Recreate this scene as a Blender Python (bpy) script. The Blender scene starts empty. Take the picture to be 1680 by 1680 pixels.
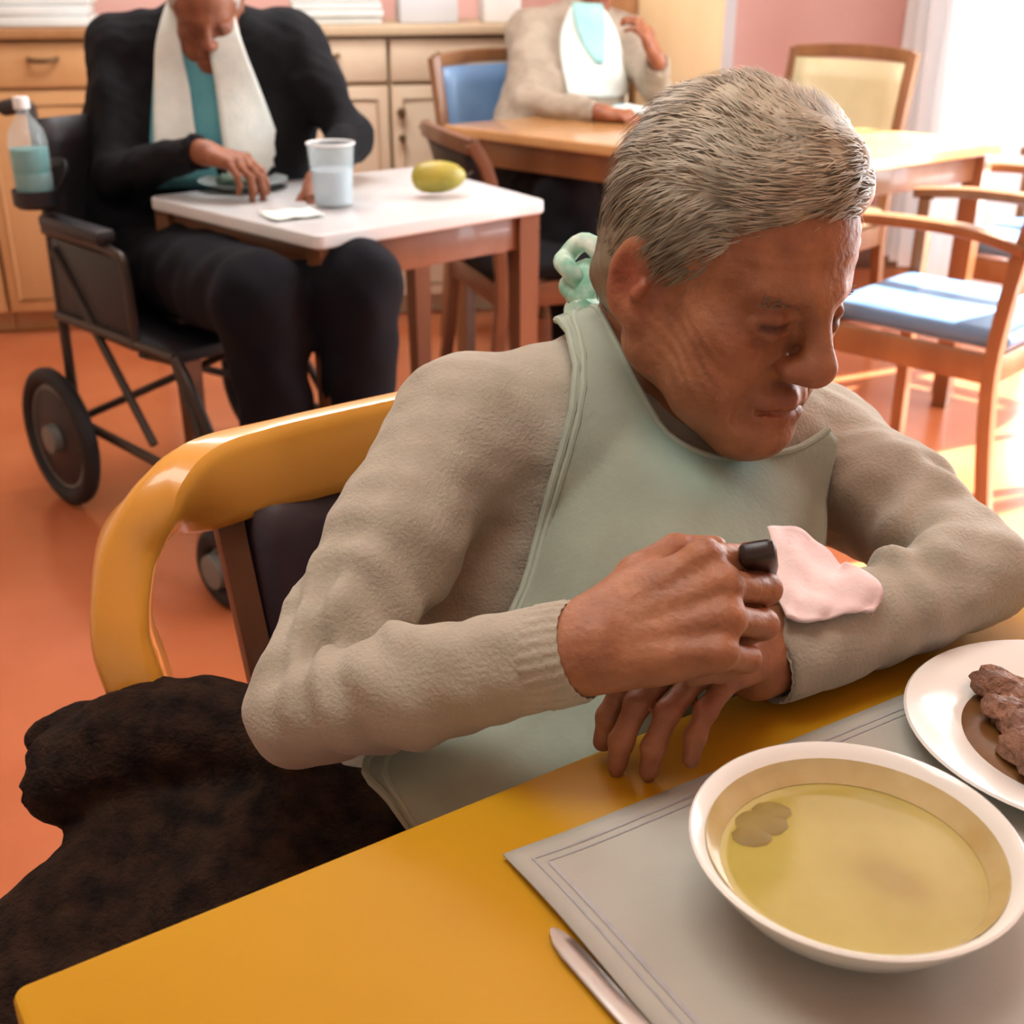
import bpy, bmesh, math, random
import numpy as np
from mathutils import Vector, Matrix
random.seed(4); rng = np.random.RandomState(4)
S = bpy.context.scene; COL = S.collection
# ------------------------------------------------------------------ camera, world, sun, window light, exposure
CZ, FPX, PITCH = 1.23, 2000.0, math.radians(24.5)
cp_, sp_ = math.cos(PITCH), math.sin(PITCH)
cam_d = bpy.data.cameras.new('camera'); cam = bpy.data.objects.new('camera', cam_d); COL.objects.link(cam)
cam.location = (0, 0, CZ); cam.rotation_euler = (math.pi/2 - PITCH, 0, 0)
cam_d.sensor_width = 36; cam_d.lens = 36*FPX/1680; cam_d.clip_start = .01
cam_d.dof.use_dof = True; cam_d.dof.focus_distance = .86; cam_d.dof.aperture_fstop = 9
S.camera = cam
S.view_settings.view_transform = 'Standard'; S.view_settings.look = 'None'
S.view_settings.gamma = 1; S.view_settings.use_curve_mapping = False; S.view_settings.exposure = -0.1
W = bpy.data.worlds.new('daylight'); S.world = W; W.use_nodes = True
W.node_tree.nodes['Background'].inputs[0].default_value = (.93, .97, 1, 1)
W.node_tree.nodes['Background'].inputs[1].default_value = .42
def light(name, kind, loc, aim, energy, color=(1, 1, 1), **kw):
    d = bpy.data.lights.new(name, kind); o = bpy.data.objects.new(name, d); COL.objects.link(o)
    d.energy = energy; d.color = color
    for k, v in kw.items(): setattr(d, k, v)
    o.location = loc; o.rotation_euler = (Vector(aim)-Vector(loc)).to_track_quat('-Z', 'Y').to_euler(); return o
light('sun', 'SUN', (5, 4, 5), (5-.66, 4-.30, 5-.69), 48, (.97, .98, 1), angle=.02)
light('window_daylight', 'AREA', (2.62, 3.85, 1.35), (.2, 3.42, .9), 430, (.90, .96, 1), shape='RECTANGLE', size=3.4, size_y=2.3)
light('overhead_fill_light', 'AREA', (-.25, .75, 2.5), (-.25, .75, 0), 21, (.96, .98, .94), shape='RECTANGLE', size=1.2, size_y=.6)  # unseen fill, no fixture; brightens the table and arms from above
light('overhead_fill_light', 'AREA', (-.5, 3.4, 2.5), (-.5, 3.4, 0), 44, (.97, .98, 1), shape='RECTANGLE', size=1.2, size_y=.6)  # unseen fill added overhead to lift the background

def P(x, y, fw):                       # photograph pixel + distance along the view -> world point
    u, v = (x-840)/FPX*fw, -(y-840)/FPX*fw
    return np.array([u, fw*cp_ + v*sp_, CZ - fw*sp_ + v*cp_])
def T(x, y, z):                        # photograph pixel on a level plane -> world point
    v = (y-840)/FPX; return P(x, y, (CZ-z)/(v*cp_+sp_))
def A(*a): return np.array(a, float)
def nrm(v): v = np.asarray(v, float); return v/np.linalg.norm(v)

# ------------------------------------------------------------------ materials
def lin(c): return tuple(((x/255+.055)/1.055)**2.4 if x > 10 else x/255/12.92 for x in c)
def mat(name, c, rough=.55, c2=None, scale=12, bump=0, bscale=None, metal=0, spec=.5, sheen=0, trans=0, alpha=1, sss=0, attr=None, stretch=None, coat=0, detail=4, emit=0, thin=0):
    m = bpy.data.materials.new(name); m.use_nodes = True; nt = m.node_tree; b = nt.nodes['Principled BSDF']
    def N(t): return nt.nodes.new(t)
    L = nt.links.new
    b.inputs['Roughness'].default_value = rough; b.inputs['Metallic'].default_value = metal
    b.inputs['Specular IOR Level'].default_value = spec
    b.inputs['Sheen Weight'].default_value = sheen; b.inputs['Coat Weight'].default_value = coat
    b.inputs['Transmission Weight'].default_value = trans; b.inputs['Alpha'].default_value = alpha
    if sss: b.inputs['Subsurface Weight'].default_value = sss; b.inputs['Subsurface Radius'].default_value = (.012, .005, .003); b.inputs['Subsurface Scale'].default_value = 1
    c1 = lin(c); co = N('ShaderNodeTexCoord'); mp = N('ShaderNodeMapping'); L(co.outputs['Object'], mp.inputs['Vector'])
    if stretch: mp.inputs['Scale'].default_value = stretch
    out = None
    if c2 is not None:
        nz = N('ShaderNodeTexNoise'); nz.inputs['Scale'].default_value = scale; nz.inputs['Detail'].default_value = detail
        L(mp.outputs[0], nz.inputs['Vector'])
        rp = N('ShaderNodeValToRGB'); rp.color_ramp.elements[0].position = .32; rp.color_ramp.elements[1].position = .68
        rp.color_ramp.elements[0].color = (*c1, 1); rp.color_ramp.elements[1].color = (*lin(c2), 1)
        L(nz.outputs['Fac'], rp.inputs[0]); out = rp.outputs[0]
    if attr:
        at = N('ShaderNodeAttribute'); at.attribute_name = attr
        mx = N('ShaderNodeMix'); mx.data_type = 'RGBA'; mx.blend_type = 'MULTIPLY'; mx.inputs[0].default_value = 1
        if out: L(out, mx.inputs[6])
        else: mx.inputs[6].default_value = (*c1, 1)
        L(at.outputs['Color'], mx.inputs[7]); out = mx.outputs[2]
    if out: L(out, b.inputs['Base Color'])
    else: b.inputs['Base Color'].default_value = (*c1, 1)
    if bump:
        n2 = N('ShaderNodeTexNoise'); n2.inputs['Scale'].default_value = bscale or scale*6; n2.inputs['Detail'].default_value = 3
        L(mp.outputs[0], n2.inputs['Vector']); bp = N('ShaderNodeBump'); bp.inputs['Strength'].default_value = bump; bp.inputs['Distance'].default_value = .004
        L(n2.outputs['Fac'], bp.inputs['Height']); L(bp.outputs[0], b.inputs['Normal'])
    if thin:                            # sheer cloth or thin glass: part of the light goes straight through
        tr = N('ShaderNodeBsdfTransparent'); ms = N('ShaderNodeMixShader'); ms.inputs[0].default_value = thin
        L(b.outputs[0], ms.inputs[1]); L(tr.outputs[0], ms.inputs[2]); L(ms.outputs[0], nt.nodes['Material Output'].inputs[0])
    return m
def sheer(name, c):                    # thin cloth that lets daylight through
    m = bpy.data.materials.new(name); m.use_nodes = True; nt = m.node_tree; nt.nodes.clear(); N = nt.nodes.new; L = nt.links.new
    d, t, r, a, b, o = [N('ShaderNode'+k) for k in ('BsdfDiffuse', 'BsdfTranslucent', 'BsdfTransparent', 'MixShader', 'MixShader', 'OutputMaterial')]
    d.inputs[0].default_value = t.inputs[0].default_value = (*lin(c), 1); a.inputs[0].default_value = .028; b.inputs[0].default_value = .0
    L(d.outputs[0], a.inputs[1]); L(t.outputs[0], a.inputs[2]); L(a.outputs[0], b.inputs[1]); L(r.outputs[0], b.inputs[2]); L(b.outputs[0], o.inputs[0]); return m
M = dict(
 yellow=mat('yellow_laminate', (192, 146, 28), .48, (180, 130, 19), 3, spec=.18),
 edge=mat('table_edge_band', (196, 132, 38), .45),
 bent=mat('honey_beech', (222, 160, 62), .3, (205, 138, 44), 6, stretch=(1, 1, .2), coat=.4),
 plum=mat('plum_vinyl', (52, 38, 44), .45, (44, 30, 38), 10, bump=.1),
 wood=mat('mid_wood', (150, 104, 64), .4, (126, 82, 50), 10, stretch=(1, 1, .15), coat=.2),
 woodd=mat('reddish_wood', (118, 76, 48), .42, (98, 60, 38), 10, stretch=(1, 1, .15), coat=.2),
 woodl=mat('pale_wood_top', (198, 150, 96), .24, (180, 128, 76), 6, stretch=(.2, 1, 1), coat=.3),
 laminate=mat('white_laminate', (200, 202, 202), .3, (205, 206, 206), 8, coat=.2),
 cream=mat('cream_laminate', (222, 204, 176), .5, (214, 192, 162), 6),
 creamd=mat('cream_edge', (196, 174, 142), .5),
 warm=mat('warm_wood_panel', (204, 158, 108), .5, (190, 140, 88), 6, stretch=(1, 1, .15)),
 tan=mat('tan_panel', (206, 178, 134), .6, (196, 164, 118), 6, stretch=(1, 1, .15)),
 counter=mat('brown_counter', (168, 122, 78), .4, (150, 104, 62), 8),
 knob=mat('dull_brass', (110, 84, 54), .4, metal=.4),
 floor=mat('terracotta_floor', (192, 112, 72), .2, (176, 96, 58), 2.2, bump=.03, bscale=40, spec=.6),
 pink=mat('pink_paint', (222, 178, 168), .6, (214, 168, 158), 3, bump=.05, bscale=200),
 cwall=mat('cream_paint', (226, 214, 190), .8, (220, 206, 180), 3, bump=.05, bscale=200),
 white=mat('white_paint', (236, 236, 232), .6),
 grey=mat('grey_metal_paint', (108, 110, 104), .45),
 greyl=mat('pale_grey_paint', (206, 208, 210), .5),
 sheer=sheer('sheer_curtain', (240, 244, 246)),
 glass=mat('window_glass', (250, 252, 252), .03, thin=.88),
 blackcloth=mat('black_cloth', (15, 15, 19), .9, (10, 10, 14), 20, bump=.3, bscale=180, spec=.25),
 navy=mat('navy_trousers', (12, 13, 21), .95, (9, 9, 15), 20, bump=.25, bscale=160, spec=.2),
 browncloth=mat('brown_black_wool', (52, 36, 26), 1, (22, 16, 14), 45, bump=1, bscale=230, spec=.15),
 trous=mat('dark_trousers', (34, 32, 36), .9, (24, 24, 28), 20, bump=.3, bscale=160),
 sweater=mat('beige_knit', (171, 162, 144), .92, (156, 147, 128), 25, bump=.35, bscale=330, sheen=.15),
 bib=mat('sage_bib', (150, 158, 140), .85, (136, 146, 130), 14, bump=.15, bscale=200, attr='tint'),
 towel=mat('white_towel', (226, 234, 226), .9, (214, 224, 218), 30, bump=.4, bscale=200),
 paleteal=mat('pale_teal_cloth', (156, 206, 200), .85, (140, 192, 188), 14, bump=.2, bscale=120),
 teal=mat('teal_cloth', (98, 168, 176), .85, (78, 146, 158), 14, bump=.2, bscale=120),
 mint=mat('mint_white_tie', (228, 236, 222), .85, (128, 182, 156), 45, bump=.2, bscale=200),
 skin=mat('skin', (164, 108, 72), .55, (138, 86, 56), 38, bump=.3, bscale=160, sss=.06, attr='tint'),
 hair=mat('grey_hair', (176, 164, 142), .5, (140, 126, 104), 60, attr='tint'),
 hairw=mat('white_hair', (200, 196, 188), .55, (176, 170, 160), 60),
 brow=mat('grey_brow', (116, 96, 80), .7),
 shirt=mat('taupe_knit', (168, 154, 136), .9, (152, 138, 120), 20, bump=.3, bscale=200),
 china=mat('white_china', (236, 234, 226), .18, coat=.3),
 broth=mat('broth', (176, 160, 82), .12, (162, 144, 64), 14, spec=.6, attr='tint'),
 meat=mat('stewed_meat', (146, 102, 76), .6, (92, 58, 38), 70, bump=1, bscale=240),
 film=mat('stain_shade_ring', (206, 186, 136), .2, (190, 164, 108), 30),
 olive=mat('olive_morsel', (142, 122, 56), .6, (126, 104, 44), 40),
 gravy=mat('gravy', (112, 76, 36), .25, (92, 58, 26), 20),
 paper=mat('grey_paper', (176, 174, 162), .85, (166, 163, 152), 8, bump=.06, bscale=300),
 ink=mat('printed_border', (158, 157, 158), .85, (172, 170, 170), 90),
 steel=mat('brushed_steel', (190, 188, 182), .28, metal=1),
 dark=mat('dark_handle', (38, 24, 20), .35),
 napkin=mat('pink_napkin', (232, 208, 202), .9, (222, 194, 190), 20, bump=.3, bscale=120),
 chair_metal=mat('dark_tube', (62, 52, 46), .4, metal=.5),
 chrome=mat('chrome_tube', (170, 170, 168), .22, metal=1),
 rubber=mat('black_rubber', (20, 19, 20), .7),
 vinyl=mat('black_vinyl', (30, 28, 32), .5, (24, 22, 26), 14, bump=.1),
 blue=mat('blue_vinyl', (112, 146, 180), .32, (96, 130, 168), 8),
 blued=mat('dark_blue_vinyl', (40, 54, 72), .4),
 creamv=mat('cream_vinyl', (216, 208, 168), .5, (204, 194, 150), 8),
 clear=mat('clear_plastic', (222, 238, 240), .08, thin=.78),
 water=mat('pale_drink', (196, 210, 222), .1, thin=.3),
 tealp=mat('teal_liquid', (58, 150, 150), .3),
 cap=mat('white_plastic', (230, 232, 230), .4),
 pear=mat('yellow_green_peel', (178, 158, 52), .45, (136, 130, 44), 16),
 saucer=mat('pale_yellow_china', (228, 222, 182), .3),
 greens=mat('green_food', (88, 116, 96), .6, (70, 96, 84), 30, bump=.5, bscale=80),
 plateg=mat('grey_china', (150, 164, 164), .25),
 shoe=mat('dark_leather', (28, 24, 26), .4),
 box=mat('white_card', (224, 228, 222), .7, (212, 216, 212), 6),
)

# ------------------------------------------------------------------ mesh helpers
class MB:
    def __init__(s): s.v = []; s.f = []; s.n = 0
    def add(s, v, f):
        s.v.append(np.asarray(v, float).reshape(-1, 3)); s.f += [tuple(i+s.n for i in q) for q in f]; s.n += len(s.v[-1]); return s
    def bm(s, bm):
        bm.verts.index_update(); return s.add([v.co[:] for v in bm.verts], [[v.index for v in f.verts] for f in bm.faces])
    def box(s, c, size, R=None, bevel=.004, seg=2):
        bm = bmesh.new(); bmesh.ops.create_cube(bm, size=1)
        for v in bm.verts: v.co = Vector([v.co[i]*size[i] for i in range(3)])
        if bevel: bmesh.ops.bevel(bm, geom=bm.edges[:], offset=min(bevel, min(size)*.45), segments=seg, affect='EDGES', profile=.5)
        R3 = np.eye(3) if R is None else np.array(R)
        bm.verts.index_update()
        s.add(np.array([v.co[:] for v in bm.verts]) @ R3.T + np.array(c), [[v.index for v in f.verts] for f in bm.faces]); bm.free(); return s
    def ring(s, rings, close=False, cap=True):          # rings: list of equal loops
        n = len(rings[0]); f = []
        m = len(rings)
        for i in range(m if close else m-1):
            for j in range(n): f.append((i*n+j, i*n+(j+1) % n, ((i+1) % m)*n+(j+1) % n, ((i+1) % m)*n+j))
        if cap and not close: f += [tuple(range(n))[::-1], tuple((m-1)*n+j for j in range(n))]
        return s.add(np.concatenate(rings), f)
    def tube(s, pts, r, sides=10, close=False, up=(0, 0, 1), asp=None, cap=True):   # asp: (across, along-up) half sizes -> flat band
        pts = [np.asarray(p, float) for p in pts]; m = len(pts); rs = r if hasattr(r, '__len__') else [r]*m; rings = []
        pu = None
        for i in range(m):
            a = pts[(i-1) % m] if (close or i) else pts[0]; b = pts[(i+1) % m] if (close or i < m-1) else pts[-1]
            t = nrm(b-a)
            if asp is not None: u = np.asarray(up(i) if callable(up) else up, float)
            else: u = pu if pu is not None else (A(*up) if abs(np.dot(t, nrm(up))) < .9 else A(1, 0, 0))
            x = nrm(np.cross(t, u)); y = np.cross(x, t); pu = y
            loop = []
            for k in range(sides):
                th = 2*math.pi*k/sides
                if asp is not None:
                    e = .45; cx, sx = math.cos(th), math.sin(th)
                    loop.append(pts[i] + x*(asp(i) if callable(asp) else asp)[0]*math.copysign(abs(cx)**e, cx) + y*(asp(i) if callable(asp) else asp)[1]*math.copysign(abs(sx)**e, sx))
                else: loop.append(pts[i] + rs[i]*(x*math.cos(th)+y*math.sin(th)))
            rings.append(np.array(loop))
        return s.ring(rings, close, cap)
    def lathe(s, prof, c=(0, 0, 0), seg=32, axis=None):
        rings = []; R = np.eye(3)
        if axis is not None:
            z = nrm(axis); x = nrm(np.cross(z, A(0, 0, 1) if abs(z[2]) < .9 else A(1, 0, 0))); R = np.stack([x, np.cross(z, x), z], 1)
        for r, z in prof:
            rings.append(np.array([R @ A(max(r, 1e-5)*math.cos(2*math.pi*k/seg), max(r, 1e-5)*math.sin(2*math.pi*k/seg), z) + np.array(c) for k in range(seg)]))
        return s.ring(rings, cap=False)
    def grid(s, pts):                                  # pts [m][n][3]
        pts = np.asarray(pts, float); m, n = pts.shape[:2]
        return s.add(pts.reshape(-1, 3), [(i*n+j, i*n+j+1, (i+1)*n+j+1, (i+1)*n+j) for i in range(m-1) for j in range(n-1)])
def spline(pts, n=8, close=False):
    pts = [np.asarray(p, float) for p in pts]; m = len(pts); out = []
    for i in range(m if close else m-1):
        g = lambda k: pts[k % m] if close else pts[min(max(k, 0), m-1)]
        a, b, c, d = g(i-1), g(i), g(i+1), g(i+2)
        for t in np.linspace(0, 1, n, endpoint=False):
            out.append(.5*((2*b)+(c-a)*t+(2*a-5*b+4*c-d)*t*t+(3*b-a-3*c+d)*t**3))
    if not close: out.append(pts[-1])
    return out
def wloc(o):
    l = np.zeros(3)
    while o is not None: l += np.array(o.location); o = o.parent
    return l
def obj(name, mb, m, parent=None, base=None, world=False, smooth=True, solid=0, tint=None, sub=0):
    v = np.concatenate(mb.v) if isinstance(mb, MB) else mb[0]; f = mb.f if isinstance(mb, MB) else mb[1]
    off = np.array(base, float) if base is not None else np.zeros(3)
    if parent is not None and world: off = wloc(parent)
    me = bpy.data.meshes.new(name)
    if isinstance(f, np.ndarray):
        nf = len(f); me.vertices.add(len(v)); me.vertices.foreach_set('co', (v-off).astype(np.float32).ravel())
        me.loops.add(nf*4); me.loops.foreach_set('vertex_index', f.astype(np.int32).ravel())
        me.polygons.add(nf); me.polygons.foreach_set('loop_start', np.arange(0, nf*4, 4, dtype=np.int32))
        me.update(calc_edges=True)
    else: me.from_pydata((v-off).tolist(), [], f)
    me.validate(); me.materials.append(M[m])
    if smooth: me.shade_smooth() if isinstance(f, np.ndarray) else me.set_sharp_from_angle(angle=.7)
    if tint is not None:
        at = me.color_attributes.new('tint', 'FLOAT_COLOR', 'POINT')
        at.data.foreach_set('color', np.concatenate([tint, np.ones((len(tint), 1))], 1).astype(np.float32).ravel())
    if not isinstance(f, np.ndarray):
        b = bmesh.new(); b.from_mesh(me); bmesh.ops.recalc_face_normals(b, faces=b.faces[:]); b.to_mesh(me); b.free()
    o = bpy.data.objects.new(name, me); COL.objects.link(o)
    if base is not None: o.location = base
    if parent is not None: o.parent = parent
    if solid: md = o.modifiers.new('thickness', 'SOLIDIFY'); md.thickness = solid; md.offset = 0
    if sub: md = o.modifiers.new('smooth', 'SUBSURF'); md.levels = md.render_levels = sub
    return o
def tag(o, label, cat, group=None):
    o['label'] = label; o['category'] = cat
    if group: o['group'] = group
    return o
def thing(name, label, cat, loc=(0, 0, 0), rz=0, group=None):
    o = bpy.data.objects.new(name, None); COL.objects.link(o); o.location = loc; o.rotation_euler = (0, 0, rz); o.empty_display_size = .05
    return tag(o, label, cat, group)
def struct(o): o['kind'] = 'structure'; return o
def copy_tree(o, parent=None):
    c = o.copy(); COL.objects.link(c); c.parent = parent
    for ch in list(o.children): copy_tree(ch, c)
    return c
def rotz(a): c, s = math.cos(a), math.sin(a); return np.array([[c, -s, 0], [s, c, 0], [0, 0, 1.]])

# ------------------------------------------------------------------ signed-distance sculpting (bodies, clothes, soft things)
def axis(lo, hi, flo, fhi, c, f):
    parts = []
    if flo > lo: parts.append(np.arange(lo, flo, c))
    parts.append(np.arange(flo, fhi, f))
    if hi > fhi: parts.append(np.arange(fhi, hi+c, c))
    return np.concatenate(parts)
class Field:
    def __init__(s, ax, ay, az):
        s.x, s.y, s.z = [np.asarray(a, np.float32) for a in (ax, ay, az)]
        s.D = np.full((len(ax), len(ay), len(az)), .5, np.float32)
    def sl(s, lo, hi):
        o = []
        for a, l, h in zip((s.x, s.y, s.z), lo, hi):
            i, j = np.searchsorted(a, l), np.searchsorted(a, h)
            o.append(slice(max(i-1, 0), min(j+1, len(a))))
        return tuple(o)
    def co(s, sl): return s.x[sl[0]][:, None, None], s.y[sl[1]][None, :, None], s.z[sl[2]][None, None, :]
    def put(s, sl, d, k, op):
        D = s.D[sl]
        if op == 'u':
            h = np.clip(.5+.5*(D-d)/k, 0, 1); s.D[sl] = D*(1-h)+d*h-k*h*(1-h)
        else:
            h = np.clip(.5-.5*(D+d)/k, 0, 1); s.D[sl] = D*(1-h)+(-d)*h+k*h*(1-h)
    def rc(s, a, b, ra, rb=None, k=.01, op='u', flat=0):
        a, b = np.asarray(a, float), np.asarray(b, float); rb = ra if rb is None else rb
        m = max(ra, rb)+k+.02; sl = s.sl(np.minimum(a, b)-m, np.maximum(a, b)+m)
        if min(q.stop-q.start for q in sl) < 1: return
        X, Y, Z = s.co(sl); d = b-a; L2 = max(d@d, 1e-9)
        t = np.clip(((X-a[0])*d[0]+(Y-a[1])*d[1]+(Z-a[2])*d[2])/L2, 0, 1)
        q = np.sqrt((X-a[0]-t*d[0])**2+(Y-a[1]-t*d[1])**2+(Z-a[2]-t*d[2])**2)-(ra+(rb-ra)*t)
        if flat:
            n = d/math.sqrt(L2); q = np.maximum(q, (X-b[0])*n[0]+(Y-b[1])*n[1]+(Z-b[2])*n[2])
        s.put(sl, q.astype(np.float32), k, op)
    def ch(s, pts, rs, k=.01, op='u'):
        for i in range(len(pts)-1): s.rc(pts[i], pts[i+1], rs[i], rs[i+1], k, op)
    def ell(s, c, r, R=None, k=.01, op='u'):
        c = np.asarray(c, float); r = np.asarray(r, float); R = np.eye(3) if R is None else np.asarray(R)
        e = np.sqrt(((R*r[None, :])**2).sum(1)); m = e+k+.02; sl = s.sl(c-m, c+m)
        if min(q.stop-q.start for q in sl) < 1: return
        X, Y, Z = s.co(sl); X, Y, Z = X-c[0], Y-c[1], Z-c[2]
        q = [X*R[0, i]+Y*R[1, i]+Z*R[2, i] for i in range(3)]
        k0 = np.sqrt(sum((q[i]/r[i])**2 for i in range(3)))+1e-6; k1 = np.sqrt(sum((q[i]/r[i]**2)**2 for i in range(3)))+1e-6
        s.put(sl, (k0*(k0-1)/k1).astype(np.float32), k, op)
    def cut(s, p, n, k=.004, rad=None):                 # remove the half space n.(x-p) > 0 (within a ball)
        p, n = np.asarray(p, float), nrm(n); sl = (slice(None),)*3 if rad is None else s.sl(p-rad, p+rad)
        X, Y, Z = s.co(sl); d = -((X-p[0])*n[0]+(Y-p[1])*n[1]+(Z-p[2])*n[2])
        if rad: d = np.maximum(d, np.sqrt((X-p[0])**2+(Y-p[1])**2+(Z-p[2])**2)-rad*.9)
        s.put(sl, d.astype(np.float32)+0*s.D[sl], k, 's')
    def disp(s, fn, lo=None, hi=None):
        sl = s.sl(lo, hi) if lo is not None else (slice(None),)*3
        near = np.abs(s.D[sl]) < .02; idx = np.nonzero(near); X, Y, Z = s.x[sl[0]], s.y[sl[1]], s.z[sl[2]]
        p = np.stack([X[idx[0]], Y[idx[1]], Z[idx[2]]], 1).astype(float); sub = s.D[sl]; sub[idx] += fn(p).astype(np.float32)
    def mesh(s):
        D = s.D; sg = D < 0; nx, ny, nz = D.shape
        c = [sg[i:nx-1+i, j:ny-1+j, k:nz-1+k] for i in (0, 1) for j in (0, 1) for k in (0, 1)]
        al = c[0].copy(); an = c[0].copy()
        for q in c[1:]: al &= q; an |= q
        act = an & ~al; I = np.argwhere(act); idm = np.full(act.shape, -1, np.int32); idm[act] = np.arange(len(I))
        vals = np.stack([D[I[:, 0]+i, I[:, 1]+j, I[:, 2]+k] for i in (0, 1) for j in (0, 1) for k in (0, 1)], 1)
        off = np.array([(i, j, k) for i in (0, 1) for j in (0, 1) for k in (0, 1)], float)
        acc = np.zeros((len(I), 3)); cnt = np.zeros(len(I))
        for a in range(8):
            for b in range(a+1, 8):
                if np.abs(off[a]-off[b]).sum() != 1: continue
                va, vb = vals[:, a], vals[:, b]; cr = (va < 0) != (vb < 0); t = np.where(cr, va/np.where(cr, va-vb, 1), 0)
                acc += np.where(cr[:, None], off[a]+(off[b]-off[a])*t[:, None], 0); cnt += cr
        g = I+acc/cnt[:, None]; V = np.stack([np.interp(g[:, i], np.arange(len(a)), a) for i, a in enumerate((s.x, s.y, s.z))], 1)
        F = []
        for ax in range(3):
            s0 = [slice(None)]*3; s1 = [slice(None)]*3; s0[ax] = slice(0, -1); s1[ax] = slice(1, None)
            a, b = sg[tuple(s0)], sg[tuple(s1)]; E = np.argwhere(a != b); o1, o2 = [q for q in range(3) if q != ax]
            ok = (E[:, o1] > 0) & (E[:, o2] > 0) & (E[:, o1] < D.shape[o1]-1) & (E[:, o2] < D.shape[o2]-1); E = E[ok]
            def cell(d1, d2):
                q = E.copy(); q[:, o1] += d1; q[:, o2] += d2; return idm[q[:, 0], q[:, 1], q[:, 2]]
            q = np.stack([cell(-1, -1), cell(0, -1), cell(0, 0), cell(-1, 0)], 1)
            fl = a[E[:, 0], E[:, 1], E[:, 2]]
            if ax == 1: fl = ~fl
            q[~fl] = q[~fl][:, ::-1]; F.append(q)
        return V, np.concatenate(F)
_W = [(rng.normal(size=(14, 3)), rng.uniform(0, 6.28, 14)) for _ in range(4)]
def wob(p, f, i=0):                                     # smooth pseudo-noise, about -1..1
    w, ph = _W[i]; return np.sin((p*f) @ w.T+ph).sum(1)/4.5
def gauss(p, c, r): return np.exp(-((p-np.asarray(c))**2).sum(1)/(r*r))

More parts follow.
